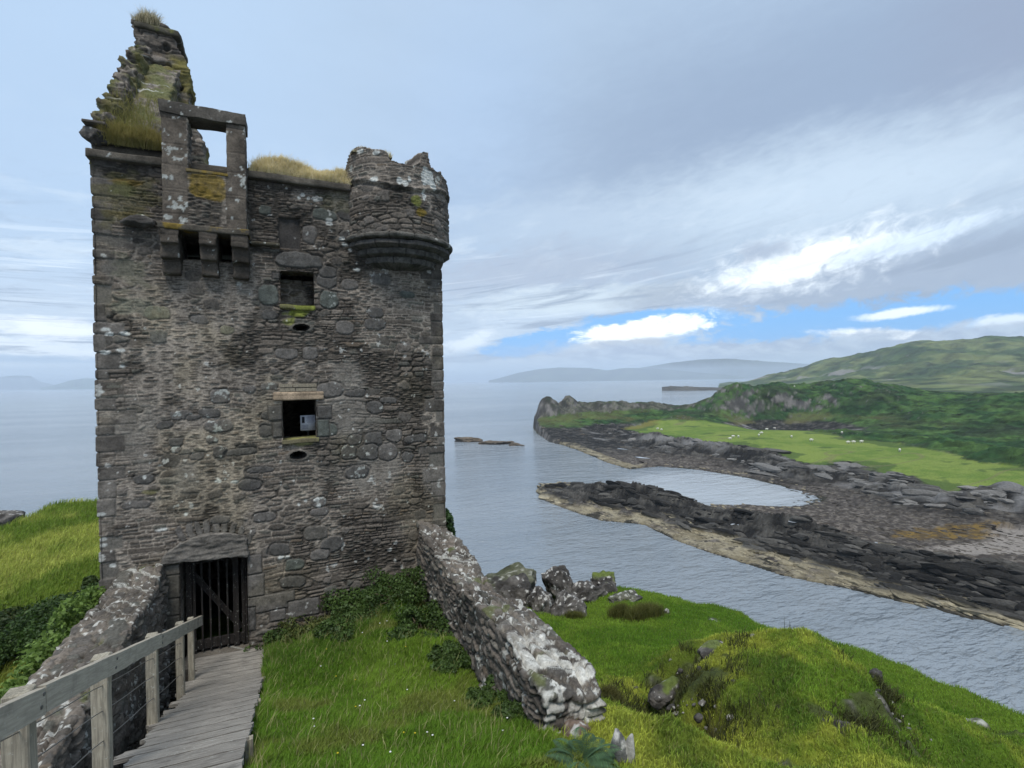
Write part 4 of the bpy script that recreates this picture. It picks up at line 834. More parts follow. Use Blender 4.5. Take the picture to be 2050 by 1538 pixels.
eL, _ = quoins(-1); eR, _ = quoins(1)
# rough blocks around the door
def blk(px0, py0, px1, py1, colr, hh=.03):
    global h, cc
    x0, x1, z0, z1 = rectpx((px0, py0), (px1, py1)); wx = SX + .012 * vn2(SX * 7, TZ * 7, int(px0)); wz = TZ + .012 * vn2(SX * 7, TZ * 7, int(py0))
    d = np.minimum(np.minimum(wx - x0, x1 - wx), np.minimum(wz - z0, z1 - wz)); i = sst(d, 0, .02); r = sst(d, -.02, 0)
    h = h * (1 - r) + r * (i * (hh + .012 * fbm2(SX * 9, TZ * 9, 4, int(px0))) - .01); cc = lerp(cc, lerp(C(.06, .055, .05), np.array(colr) * (1 + .45 * fbm2(SX * 9, TZ * 9, 4, int(py0)))[..., None], i), r)
for q in [(327, 1134, 361, 1152, MD), (327, 1154, 361, 1200, DK), (328, 1201, 361, 1235, DK), (329, 1236, 361, 1290, DK), (494, 1112, 525, 1150, MD), (494, 1152, 530, 1195, MD), (494, 1197, 590, 1215, MD), (494, 1217, 512, 1262, DK), (540, 1222, 572, 1240, MD), (576, 1205, 640, 1228, MD),
          (545, 845, 566, 876, DK), (634, 812, 665, 838, DK), (634, 840, 660, 874, GN), (536, 812, 566, 842, DK), (545, 545, 561, 560, DK)]: blk(*q)
for a in np.linspace(-32, 40, 9):      # rough relieving arch of narrow stones above the door lintel
    blobstone(424 + 1.9 * a, 1057 - .0 * a + .012 * a * a, 6.5, 20, MD, .035, .1 if abs(a) < 12 else 0., 4, R(-a * .75))
blobstone(440, 1040, 20, 10, MD, .03, .25)
# openings, gun loops, niche, moss and lichen
def inr(r, g=0): return (SX > r[0] - g) & (SX < r[1] + g) & (TZ > r[2] - g) & (TZ < r[3] + g)
MC = [(-1.66, -1.34, EYE + 2.42, EYE + 2.86), (-1.04, -.80, EYE + 2.42, EYE + 2.86)]
hole = inr(W1) | inr(W2) | inr(DR) | inr(MC[0]) | inr(MC[1])
gl = []
for px, py, a, b in [(603, 656, 17, 7), (597, 912, 17, 9)]:
    x, z = fxz(px, py); s_ = (fxz(px + 10, py)[0] - x) / 10; e = ((SX - x) / (a * s_)) ** 2 + ((TZ - z) / (b * s_)) ** 2; hole |= e < 1; gl.append((x, z, a * s_, b * s_))
    r = sst(e, 2.6, 1.6); h = h * (1 - r) + r * .025; cc = lerp(cc, C(.12, .11, .095) * (1 + .4 * fbm2(SX * 12, TZ * 12, 3, 7))[..., None], r * .8)
nm = sst(np.minimum(np.minimum(SX - NI[0], NI[1] - SX), np.minimum(TZ - NI[2], NI[3] - TZ)) + .015 * vn2(SX * 8, TZ * 8, 5), -.01, .01)
h = h * (1 - nm) - .06 * nm + nm * .01 * fbm2(SX * 9, TZ * 9, 3, 55); cc = lerp(cc, C(.055, .05, .046) * (1 + .5 * fbm2(SX * 8, TZ * 8, 4, 56))[..., None], nm)
def patch(px, py, rx, ry, colr, k_=.8, sd=0, th=.5):
    global cc
    x, z = fxz(px, py); s_ = (fxz(px + 10, py)[0] - x) / 10; e = ((SX - x) / (rx * s_)) ** 2 + ((TZ - z) / (ry * s_)) ** 2
    cc = lerp(cc, np.array(colr) * (1 + .6 * fbm2(SX * 20, TZ * 20, 3, sd))[..., None], sst(np.exp(-e) + .55 * fbm2(SX * 5, TZ * 7, 4, sd + 1), th, th + .3) * k_)
patch(255, 400, 75, 70, (.105, .095, .035), .55, 400, .35); patch(265, 365, 45, 12, (.14, .095, .02), .8, 410, .5); patch(260, 430, 60, 16, (.12, .095, .03), .6, 420); patch(245, 380, 30, 30, (.10, .11, .035), .5, 425)
patch(600, 628, 30, 10, (.17, .19, .035), .95, 430, .4); patch(580, 645, 14, 14, (.16, .17, .05), .9, 433, .4); patch(600, 885, 34, 12, (.20, .19, .07), .8, 436, .4); patch(260, 545, 45, 50, (.13, .13, .09), .5, 440, .4); patch(260, 615, 50, 25, (.15, .16, .13), .5, 445, .4); patch(680, 400, 60, 30, (.10, .10, .05), .4, 450, .4)
patch(300, 985, 30, 8, (.15, .14, .06), .7, 455)
cc = lichen(SX, TZ, cc, 90, .10 + .10 * sst(SX, -2.4, -2.9) + .10 * sst(TZ, EYE + 3.0, EYE + 3.6) + .08 * sst(TZ, EYE - 3, EYE - 4.5), C(.50, .50, .47), 7)
for px, py in [(598, 396), (606, 391), (617, 398), (632, 401), (659, 441), (659, 448), (212, 660), (215, 670), (222, 668), (250, 668), (212, 706), (243, 702), (245, 734), (204, 785), (226, 1133), (205, 1080), (207, 1092), (205, 1030), (575, 1115), (563, 1116), (598, 1010), (612, 1003), (634, 1000), (638, 1012), (290, 955), (684, 478), (690, 490), (372, 1030), (330, 1060), (325, 1060), (715, 540), (470, 965), (437, 963)]:
    x, z = fxz(px, py); e = np.hypot((SX - x) * (.8 + .3 * math.sin(px)), TZ - z) + .02 * vn2(SX * 25, TZ * 25, px); cc = lerp(cc, C(.52, .53, .50), sst(e, .045, .025 + .01 * math.sin(py)) * .9)
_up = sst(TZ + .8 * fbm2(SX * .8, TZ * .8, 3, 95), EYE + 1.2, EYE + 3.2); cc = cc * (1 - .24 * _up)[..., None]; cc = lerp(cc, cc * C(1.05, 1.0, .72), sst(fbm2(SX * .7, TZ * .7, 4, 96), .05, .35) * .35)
hf = ((h + .0)); Yf = FY - hf
# corner stones stand out sideways as well
ix = np.arange(len(sx)); Xf = SX.copy()
bumpL = .03 * sst(hsh(np.clip(np.searchsorted(eL, TZ) - 1, 0, len(eL) - 2), 2, 84), .1, .9) + .012 * fbm2(TZ * 5, TZ * 0, 4, 92)
dl = np.minimum(TZ - eL[np.clip(np.searchsorted(eL, TZ) - 1, 0, len(eL) - 2)], eL[np.clip(np.searchsorted(eL, TZ), 1, len(eL) - 1)] - TZ)
Xf -= (bumpL * .7 + .02 * sst(dl, .0, .03)) * sst(SX, XL + .08, XL)
Xf += (.02 * sst(np.minimum(TZ - eR[np.clip(np.searchsorted(eR, TZ) - 1, 0, len(eR) - 2)], .1), 0, .03) + .014 * fbm2(TZ * 5, TZ * 0, 4, 93)) * sst(SX, XR - .08, XR)
hm = ~(hole[:-1, :-1] | hole[1:, 1:])
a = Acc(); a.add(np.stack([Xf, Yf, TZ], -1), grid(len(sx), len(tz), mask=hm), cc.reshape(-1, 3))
def reveal(r, depth, seed, sides='LRTB', bottom_col=None):
    """the thickness of the wall around an opening"""
    x0, x1, z0, z1 = r; st = .03
    for s_ in sides:
        p, q = {'L': ((x0, z0), (x0, z1)), 'R': ((x1, z1), (x1, z0)), 'T': ((x0, z1), (x1, z1)), 'B': ((x1, z0), (x0, z0))}[s_]
        L = math.hypot(q[0] - p[0], q[1] - p[1]); na, nb = max(3, int(L / st)), max(3, int(depth / st)); t = np.linspace(0, 1, na); yy = np.linspace(FY - .03, FY + depth, nb); T_, Y_ = np.meshgrid(t, yy)
        xx = p[0] + (q[0] - p[0]) * T_; zz_ = p[1] + (q[1] - p[1]) * T_; hh, c_ = stonefn(Y_, T_ * L, seed, rows=(.12, .25), asp=(1, 2.5), boul=0); hh = hh * .7
        nx, nz_ = {'L': (1, 0), 'R': (-1, 0), 'T': (0, -1), 'B': (0, 1)}[s_]
        a.add(np.stack([xx + nx * (hh - .02), Y_, zz_ + nz_ * (hh - .02)], -1), grid(na, nb), (c_ * (.9 if bottom_col is None or s_ != 'B' else 1)).reshape(-1, 3))
reveal(W1, .45, 501); reveal(W2, .8, 502); reveal(DR, .75, 503); reveal(MC[0], .7, 504); reveal(MC[1], .7, 505)
for x, z, ra, rb in gl:
    th = np.linspace(0, 2 * np.pi, 33); dd = np.linspace(-.02, .6, 6); TT, DD = np.meshgrid(th, dd); k_ = 1 - .7 * np.clip(DD / .6, 0, 1)
    a.add(np.stack([x + ra * 1.06 * k_ * np.cos(TT), FY + DD, z + rb * 1.06 * k_ * np.sin(TT)], -1), grid(33, 6), (.06, .055, .05))
# rubble blocking at the back of the upper window
xs = np.arange(W1[0] - .05, W1[1] + .05, .02); zs = np.arange(W1[2] - .05, W1[3] - .10, .02); A_, B_ = np.meshgrid(xs, zs); hh, c_ = stonefn(A_, B_, 507, relief=2.2)
a.add(np.stack([A_, FY + .40 - hh, B_], -1), grid(len(xs), len(zs)), c_.reshape(-1, 3) * .8)
a.build('front_wall', M_stone, tower)
a = Acc()
for (p, q, seed) in [((XL + .01, FY - .02), (XL + .01, 18), 511), ((XL, 18), (XR, 18), 512), ((XR - .01, 18), (XR - .01, FY - .02), 513)]:
    L = math.hypot(q[0] - p[0], q[1] - p[1]); na, nb = int(L / .045), int(10.2 / .045); t = np.linspace(0, 1, na); zc = np.linspace(EYE - 6.2, TOP, nb); T_, Z_ = np.meshgrid(t, zc); hh, c_ = stonefn(T_ * L, Z_, seed)
    nx, ny = (q[1] - p[1]) / L, -(q[0] - p[0]) / L; nx, ny = -nx, -ny; hh = hh * (T_ > .01) * (T_ < .99)
    a.add(np.stack([p[0] + (q[0] - p[0]) * T_ + nx * hh, p[1] + (q[1] - p[1]) * T_ + ny * hh, Z_], -1), grid(na, nb), c_.reshape(-1, 3))
V_, F_ = boxes_vf([(.2, 15, TOP - .25, 6.3, 5.9, .2), (.2, 15, EYE - 6, 6.3, 5.9, .2)]); a.add(V_, F_, (.08, .08, .06))
# unseen roof slab added over the tower keeps the rooms dark
for r in []: pass
a.build('side_wall', M_stone, tower)

def dress(V, nn, seed, top_b=True, **kw):
    """stone relief on any closed shape by its own position; V displaced along normals"""
    ax, ay, az_ = np.abs(nn[:, 0]), np.abs(nn[:, 1]), nn[:, 2]
    top = az_ > .72; S_ = np.where(ax > ay, V[:, 1] + 37, V[:, 0]); T_ = V[:, 2].copy()
    h_, c_ = stonefn(S_, T_, seed, **kw)
    k2 = dict(kw); k2.update(rows=(.10, .26), asp=(1., 2.2), boul=.55, bsz=.3); ht_, ct_ = stonefn(V[:, 1] + .3 * V[:, 0], V[:, 0], seed + 50, **k2)
    t = sst(az_, .55, .8); h_ = h_ * (1 - t) + ht_ * t; c_ = lerp(c_, ct_, t)
    return h_, c_, t
def build_stone(name, V, Fl, voxel, seed, parent, rough_=.03, fr=2., post=None, mat=None, **kw):
    v, f, nn = remesh(V, Fl, voxel)
    j = np.stack([fbm3(v[:, 0] * fr, v[:, 1] * fr, v[:, 2] * fr, 4, seed + i * 17) for i in range(3)], 1)
    h_, c_, t = dress(v, nn, seed, **kw)
    if post: h_, c_ = post(v, nn, h_, c_, t)
    v = v + j * rough_ * 2 + nn * h_[:, None]
    return mkmesh(name, v, f, mat or M_stone, parent, c_)
def box(x0, x1, y0, y1, z0, z1): return prism([(x0, y0), (x1, y0), (x1, y1), (x0, y1)], 'Z', z0, z1)
def ashlar(v, h_, c_, m_, seed, colr=C(.098, .088, .076), lic=.35):
    """smooth dressed stone where m_ is set"""
    q = colr * C(1.04, .97, .9) * (1 + .75 * fbm3(v[:, 0] * 5, v[:, 1] * 5, v[:, 2] * 5, 4, seed))[:, None]; q = q * (1 + .5 * fbm3(v[:, 0] * 1.8, v[:, 1] * 1.8, v[:, 2] * 1.8, 3, seed + 1))[:, None]; q = lichen(v[:, 0] + v[:, 1], v[:, 2], q, seed + 3, lic, C(.47, .49, .46), 11)
    jz = np.abs((v[:, 2] / .42 + .25 * vn2(np.floor(v[:, 2] / .42) * 3.3, v[:, 0] * 0, seed)) % 1 - .5) > .475
    q = q * np.where(jz, .65, 1)[:, None]
    return h_ * (1 - m_) + m_ * (-.008 * jz + .014 * fbm3(v[:, 0] * 12, v[:, 1] * 12, v[:, 2] * 12, 3, seed)), lerp(c_, q, m_)
OCH = C(.16, .11, .02)

# dormer: hollow frame above a projecting panel, on three corbels
Yd = 11.15
dorm_boxes = [box(-1.90, -.53, Yd, 11.62, EYE + 2.92, EYE + 4.0), box(-1.90, -1.49, Yd, 11.62, EYE + 3.9, EYE + 5.0), box(-.86, -.53, Yd, 11.62, EYE + 3.9, EYE + 5.0)]
V_, F_ = merge(dorm_boxes)
def post(v, nn, h_, c_, t):
    m_ = ((v[:, 0] < -1.5) | (v[:, 0] > -.88)) * 1.; h_, c_ = ashlar(v, h_, c_, m_, 521, lic=.55)
    o = np.exp(-(((v[:, 0] + 1.18) / .34) ** 4) - ((v[:, 2] - (EYE + 3.72)) / .26) ** 4) + .5 * fbm3(v[:, 0] * 6, v[:, 1] * 6, v[:, 2] * 8, 4, 525)
    c_ = lerp(c_, OCH * (1 + .8 * fbm3(v[:, 0] * 14, v[:, 1] * 14, v[:, 2] * 14, 3, 526))[:, None], sst(o, .45, .7) * .85 * (1 - m_)); return h_, c_
dormer = build_stone('dormer', V_, F_, .02, 520, tower, .008, post=post)
def slab(name, x0, x1, y0, y1, z0, z1, seed, parent, colr=C(.09, .085, .078), lic=.3, vox=.02, rough_=.012, moss=0., mcol=OCH):
    V_, F_ = box(x0, x1, y0, y1, z0, z1)
    def post(v, nn, h_, c_, t):
        h_, c_ = ashlar(v, h_, c_, np.ones(len(v)), seed, colr, lic); 
        if moss: c_ = lerp(c_, mcol * (1 + .7 * fbm3(v[:, 0] * 14, v[:, 1] * 14, v[:, 2] * 14, 3, seed))[:, None], sst(fbm3(v[:, 0] * 5, v[:, 1] * 5, v[:, 2] * 5, 4, seed + 1) + .3 * t, .35 - moss, .6 - moss) * .9)
        return h_ * .4, c_
    return build_stone(name, V_, F_, vox, seed, parent, rough_, post=post)
slab('lintel', -1.93, -.50, Yd - .03, 11.63, EYE + 4.98, EYE + 5.21, 530, dormer, C(.075, .072, .066), .35, rough_=.025)
slab('sill', -1.52, -.84, Yd - .02, 11.60, EYE + 3.97, EYE + 4.03, 531, dormer, C(.12, .10, .05), .2, .015, .006, .4)
slab('moulding', -1.97, -.49, Yd - .09, 11.52, EYE + 2.86, EYE + 2.97, 532, dormer, C(.075, .07, .06), .1, .018, .008, .25)
for x in (-1.80, -1.18, -.66):
    V_, F_ = merge([box(x - .15, x + .15, 11.08, 11.6, EYE + 2.62, EYE + 2.88), box(x - .15, x + .15, 11.18, 11.6, EYE + 2.36, EYE + 2.66), box(x - .14, x + .14, 11.30, 11.6, EYE + 2.08, EYE + 2.42)])
    def post(v, nn, h_, c_, t): h_, c_ = ashlar(v, h_, c_, np.ones(len(v)), int(540 - x * 10), C(.06, .054, .047), .18); return h_, c_
    build_stone('corbel', V_, F_, .022, int(540 - x * 10), tower, .02, 3, post=post)
o = rock('corbel_stump', (fxz(286, 447)[0], 11.42, fxz(286, 447)[1]), (.26, .2, .13), 551, 4, .35, 2, .25, green=.4, mat=M_stone); o.parent = tower; o.matrix_parent_inverse = tower.matrix_world.inverted()
slab('cornice', -3.08, 1.45, 11.38, 11.62, EYE + 4.1, EYE + 4.24, 560, tower, C(.085, .08, .07), .22, .022, .012)
slab('string_course', -.5, .04, 11.40, 11.55, EYE + 2.78, EYE + 2.86, 561, tower, C(.085, .08, .06), .2, .018, .008)
slab('parapet_wall', -.5, 1.5, 11.52, 12.1, EYE + 4.2, EYE + 4.36, 562, tower, C(.07, .065, .055), .1, .03, .02)
slab('parapet_wall', -3.0, -1.9, 11.50, 12.0, EYE + 4.2, EYE + 4.5, 563, tower, C(.06, .055, .045), .1, .03, .03)
o = rock('corner_stone', (-2.93, 11.45, EYE + 4.50), (.20, .18, .17), 565, 4, .5, 2.2, .1, mat=M_stone, planes=13); o.parent = tower; o.matrix_parent_inverse = tower.matrix_world.inverted()
slab('corner_slab', -3.10, -2.75, 11.3, 11.75, EYE + 4.66, EYE + 4.71, 566, tower, C(.08, .075, .07), .1, .015, .008)
slab('window_lintel', W2[0] - .19, W2[1] + .16, FY - .05, FY + .3, W2[3], W2[3] + .17, 570, tower, C(.27, .22, .165), .0, .02, .003)
a = Acc(); bx = []
for row, (z0, z1, cuts) in enumerate([(.175, .255, (0, .42, 1)), (.265, .345, (0, .35, 1))]):
    for c0, c1 in zip(cuts[:-1], cuts[1:]):
        xa, xb = W2[0] - .07 + c0 * .72, W2[0] - .07 + c1 * .72; bx.append(((xa + xb) / 2, FY, W2[3] + (z0 + z1) / 2, xb - xa - .015, .05 + .01 * row, z1 - z0 - .01))
V_, F_ = boxes_vf(bx); a.add(V_, F_, (.23, .20, .15)); a.build('repair_stones', M_stone, tower, False)
slab('window_sill', W1[0] - .03, W1[1] + .02, FY - .07, FY + .35, W1[2] - .11, W1[2] - .01, 571, tower, C(.12, .12, .06), .2, .02, .01, .5, C(.17, .19, .035))
slab('window_sill', W2[0] - .05, W2[1] + .06, FY - .06, FY + .5, W2[2] - .10, W2[2] - .005, 572, tower, C(.15, .14, .09), .2, .02, .012, .3, C(.19, .19, .06))
# door lintel: one great rounded slab
pl = [fxz(px, py) for px, py in [(326, 1128), (330, 1110), (352, 1094), (380, 1078), (420, 1068), (460, 1064), (490, 1068), (496, 1085), (498, 1112), (440, 1116), (400, 1120), (362, 1126)]]
V_, F_ = prism(pl, 'Y', FY - .10, FY + .25)
def post(v, nn, h_, c_, t):
    q = C(.14, .128, .112) * (1 + .8 * fbm3(v[:, 0] * 3, v[:, 1] * 3, v[:, 2] * 14, 4, 576) + .5 * fbm3(v[:, 0] * 14, v[:, 1] * 14, v[:, 2] * 25, 3, 577))[:, None]; return .05 * fbm3(v[:, 0] * 4, v[:, 1] * 4, v[:, 2] * 18, 4, 575), q
build_stone('door_lintel', V_, F_, .02, 575, tower, .015, post=post)

# slatted gate in the doorway
gx0, gx1, gz0, gz1 = DR[0] + .03, DR[1] - .03, EYE - 5.3, EYE - 3.40; gy = FY + .33
V_, F_ = boxes_vf([(gx0 + .05, gy, (gz0 + gz1) / 2, .1, .07, gz1 - gz0), (gx1 - .04, gy, (gz0 + gz1) / 2, .08, .07, gz1 - gz0), ((gx0 + gx1) / 2, gy + .005, gz1 - .06, gx1 - gx0 - .18, .06, .12), ((gx0 + gx1) / 2, gy + .005, gz0 + .16, gx1 - gx0 - .18, .06, .18)])
gate = mkmesh('gate', V_, F_, M_gate, tower, np.full((len(V_), 3), 1.), False)
for i, (x, w__) in enumerate([(.14, .045), (.27, .03), (.41, .03), (.56, .03), (.71, .03), (.86, .10), (.99, .05)]):
    V_, F_ = boxes_vf([(gx0 + x, gy - .045, (gz0 + gz1) / 2 + .01, w__, .025, gz1 - gz0 - .06)]); mkmesh('slat', V_, F_, M_gate, gate, np.full((len(V_), 3), [1.7, 1, 2.1, 1.8, 2.3][i % 5]), False)
V_, F_ = boxes_vf([((gx0 + gx1) / 2, gy + .055, EYE - 4.35, .11, .03, 1.5, 0, R(-34), 0)]); mkmesh('brace', V_, F_, M_gate, gate, np.full((len(V_), 3), 2.6), False)
# step inside the doorway
slab('threshold', DR[0], DR[1], FY - .25, FY + .7, EYE - 5.6, EYE - 5.3, 579, tower, C(.10, .095, .085), .0, .03, .01)

# round corner turret carried on corbelled courses
TC, TRr = np.array([2.52, 11.97]), 1.20
th = np.arange(R(185), R(400), .017 / TRr); zt = np.arange(EYE + 3.05, EYE + 6.0, .017); TH, ZT = np.meshgrid(th, zt)
prof = [(185, 4.55), (198, 4.60), (206, 4.92), (216, 5.0), (226, 4.95), (240, 4.86), (250, 4.82), (252, 4.66), (262, 4.62), (276, 4.60), (284, 4.70), (286, 4.92), (294, 4.95), (297, 4.62), (306, 4.62), (314, 4.66), (325, 4.58), (345, 4.42), (370, 4.4), (400, 4.4)]
topz = EYE + np.interp(np.degrees(TH), [p[0] for p in prof], [p[1] - .0 for p in prof]) + .04 * fbm2(TH * 6, TH * 0, 4, 581)
S_ = TH * TRr; hh, c_ = stonefn(S_, np.minimum(ZT, topz), 580, boul=.35)
over = np.maximum(ZT - topz, 0); zz_ = np.minimum(ZT, topz) + .06 * fbm2(TH * 9, over * 4, 3, 582) * (over > 0)
rr_ = TRr + hh - over * 1.0; rr_ = np.maximum(rr_, .45)
c_ = lichen(S_, ZT, c_, 583, .12 + .30 * sst(ZT, EYE + 3.9, EYE + 4.5), C(.48, .49, .45), 5)
for d_, z_, w__, h__ in [(292, 4.42, .16, .2), (300, 4.28, .10, .10), (268, 4.18, .07, .09), (262, 4.22, .06, .08), (272, 4.28, .04, .07), (222, 4.88, .1, .06), (240, 4.80, .1, .04), (238, 4.25, .09, .07), (288, 4.0, .05, .12)]:
    e = ((TH - R(d_)) * TRr / w__) ** 2 + ((ZT - EYE - z_) / h__) ** 2 + .9 * fbm2(S_ * 8, ZT * 8, 3, 584); c_ = lerp(c_, C(.50, .51, .48), sst(e, 1.1, .8) * .9)
for d_, z_, w__, h__, k_ in [(284, 3.62, .14, .1, C(.17, .12, .02)), (280, 3.85, .12, .12, C(.15, .16, .04))]:
    e = ((TH - R(d_)) * TRr / w__) ** 2 + ((ZT - EYE - z_) / h__) ** 2 + .9 * fbm2(S_ * 6, ZT * 6, 3, 585); c_ = lerp(c_, k_, sst(e, 1.1, .5) * .9)
# weathered drip groove around the head
gv = np.exp(-((ZT - (EYE + 4.12 - .10 * np.sin(TH * 3))) / .035) ** 2); rr_ = rr_ - .05 * gv + .03 * np.exp(-((ZT - (EYE + 4.2 - .10 * np.sin(TH * 3))) / .04) ** 2)
a = Acc(); a.add(np.stack([TC[0] + rr_ * np.cos(TH), TC[1] + rr_ * np.sin(TH), zz_], -1), grid(len(th), len(zt)), c_.reshape(-1, 3)); turret = a.build('turret', M_stone, tower)
def ringc(name, z0, z1, prf, seed, colr, lic):
    """moulded ring: prf = list of (radius, z)"""
    thh = np.arange(R(185), R(400), .02); pz = np.array(prf, float); L = np.concatenate([[0], np.cumsum(np.hypot(np.diff(pz[:, 0]), np.diff(pz[:, 1])))]); s_ = np.linspace(0, L[-1], max(8, int(L[-1] / .018)))
    pr, pzz = np.interp(s_, L, pz[:, 0]), np.interp(s_, L, pz[:, 1]); T_, P_ = np.meshgrid(thh, pr); _, Q_ = np.meshgrid(thh, pzz); nzv = fbm2(T_ * 7, Q_ * 9, 4, seed); jn = np.abs(((T_ * 2.4 + np.floor(Q_ * 7) * .37) % 1) - .5) > .48
    P_ = P_ + .03 * nzv - .03 * jn; Q_ = Q_ + .015 * fbm2(T_ * 5, Q_ * 5, 3, seed + 1); k_ = colr * (1 + .8 * fbm2(T_ * 12, Q_ * 14, 4, seed + 2))[..., None] * np.where(jn, .5, 1)[..., None]; k_ = lichen(T_, Q_, k_, seed + 3, lic, C(.45, .45, .42), 9)
    a = Acc(); a.add(np.stack([TC[0] + P_ * np.cos(T_), TC[1] + P_ * np.sin(T_), Q_], -1), grid(len(thh), len(pr)), k_.reshape(-1, 3)); return a.build(name, M_stone, turret)
e_ = EYE
ringc('moulding', 0, 0, [(TRr - .05, e_ + 3.16), (TRr + .05, e_ + 3.15), (TRr + .09, e_ + 3.11), (TRr + .08, e_ + 3.05), (TRr - .08, e_ + 3.02)], 590, C(.085, .08, .07), .3)
ringc('corbel_course', 0, 0, [(TRr - .08, e_ + 3.03), (TRr + .0, e_ + 3.01), (TRr + .02, e_ + 2.92), (TRr - .10, e_ + 2.87), (TRr - .14, e_ + 2.86)], 591, C(.075, .07, .064), .1)
ringc('corbel_course', 0, 0, [(TRr - .16, e_ + 2.87), (TRr - .12, e_ + 2.85), (TRr - .14, e_ + 2.74), (TRr - .30, e_ + 2.70), (TRr - .34, e_ + 2.70)], 592, C(.07, .066, .06), .1)
ringc('corbel_course', 0, 0, [(TRr - .34, e_ + 2.72), (TRr - .28, e_ + 2.70), (TRr - .30, e_ + 2.58), (TRr - .52, e_ + 2.52), (TRr - .7, e_ + 2.50)], 593, C(.08, .076, .07), .1)

# stepped gable on the left hand wall with its ruined chimney
step = []; y, z = 11.55, EYE + 4.30; gy1, gz1_ = 15.0, EYE + 8.0; ns = 9; r_ = random.Random(4)
step.append((y, z - .4))
z = EYE + 4.62
for i in range(ns):
    step.append((y, z + (gz1_ - z) * 0)); nz_ = EYE + 4.62 + (gz1_ - EYE - 4.62) * (i + 1) / ns + r_.uniform(-.05, .05); step.append((y, nz_)); y = 11.55 + (15.0 - 11.55) * (i + 1) / ns + r_.uniform(-.04, .04); step.append((y, nz_)); z = nz_
step += [(15.8, EYE + 8.0), (16.6, EYE + 7.6), (17.6, EYE + 6.6), (18.0, EYE + 5.6), (18.0, EYE + 4.0), (11.55, EYE + 4.0)]
clean = [step[0]]
for p in step[1:]:
    if math.hypot(p[0] - clean[-1][0], p[1] - clean[-1][1]) > .02: clean.append(p)
ramp = [(11.62, EYE + 4.0), (11.62, EYE + 4.60), (12.4, EYE + 5.22), (13.2, EYE + 6.1), (14.1, EYE + 7.0), (14.95, EYE + 7.9), (15.8, EYE + 8.0), (16.6, EYE + 7.6), (17.6, EYE + 6.6), (18.0, EYE + 5.6), (18.0, EYE + 4.0)]
V_, F_ = merge([prism(clean, 'X', -3.02, -2.74), prism(ramp, 'X', -2.9, -2.12)])
def post(v, nn, h_, c_, t):
    q = fbm3(v[:, 0] * 2.5, v[:, 1] * 2.5, v[:, 2] * 2.5, 4, 601); c_ = lerp(c_, lerp(C(.13, .115, .04), C(.10, .11, .035), sst(q, -.2, .3)), sst(fbm3(v[:, 0] * 4, v[:, 1] * 4, v[:, 2] * 4, 4, 602) + .3 * t, -.15, .35) * .8)
    return h_ * 1.8 + .09 * fbm3(v[:, 0] * 6, v[:, 1] * 6, v[:, 2] * 9, 4, 604), lichen(v[:, 1], v[:, 2], c_, 603, .22, C(.45, .45, .42), 8)
gable = build_stone('gable', V_, F_, .03, 600, tower, .05, 2.2, post=post, rows=(.04, .10))
# chimney mass behind: outline measured at Y = 15
def o15(px, py): p = onY(px, py, 15.0); return (p[0], p[2])
out = [o15(px, py) for px, py in [(281, 330), (283, 180), (281, 112), (280, 92), (276, 74), (272, 56), (280, 52), (300, 54), (318, 58), (332, 64), (345, 74), (346, 80), (350, 92), (355, 104), (362, 115), (360, 122), (370, 130), (376, 145), (381, 168), (384, 192), (378, 198), (380, 220), (382, 250), (396, 270), (399, 282), (408, 292), (406, 305), (412, 325), (414, 350), (414, 400), (281, 400)]]
V_, F_ = prism(out, 'Y', 14.75, 15.75)
def post(v, nn, h_, c_, t):
    q = fbm3(v[:, 0] * 2.0, v[:, 1] * 2, v[:, 2] * 2, 4, 611) - .35 * sst(v[:, 2], EYE + 7.9, EYE + 8.3) + .3 * np.exp(-((v[:, 2] - EYE - 7.4) / .7) ** 2) * (v[:, 0] > -3); c_ = lerp(c_, C(.16, .14, .03), sst(q, .02, .35) * .75)
    x0, x1, z0, z1 = rectpx((302, 121), (340, 136), 14.75); s_ = np.minimum(np.minimum(v[:, 0] - x0, x1 - v[:, 0]), np.minimum(v[:, 2] - z0, z1 - v[:, 2])); i = sst(s_, 0, .05) * (nn[:, 1] < -.5)
    x, z = fxz(352, 176, 14.75); i2 = sst(.13 - np.hypot((v[:, 0] - x) * .8, (v[:, 2] - z) * 1.8), 0, .03) * (nn[:, 1] < -.5); x, z = fxz(335, 94, 14.75); i3 = sst(.12 - np.hypot((v[:, 0] - x) * 1.3, (v[:, 2] - z) * 1.), 0, .05) * (nn[:, 1] < -.5)
    c_ = lerp(c_, C(.05, .047, .04), np.maximum(np.maximum(i, i2), i3)); return h_ * 1.6 - .35 * i - .25 * i2 - .12 * i3, c_
build_stone('chimney', V_, F_, .03, 610, gable, .05, 3, post=post, rows=(.05, .14))
p = onY(290, 50, 14.8); slab('chimney_cap', p[0] - .22, p[0] + .72, 14.65, 15.85, p[2] - .16, p[2] - .02, 613, gable, C(.07, .068, .055), .2, .03, .03, .2, C(.12, .12, .04))
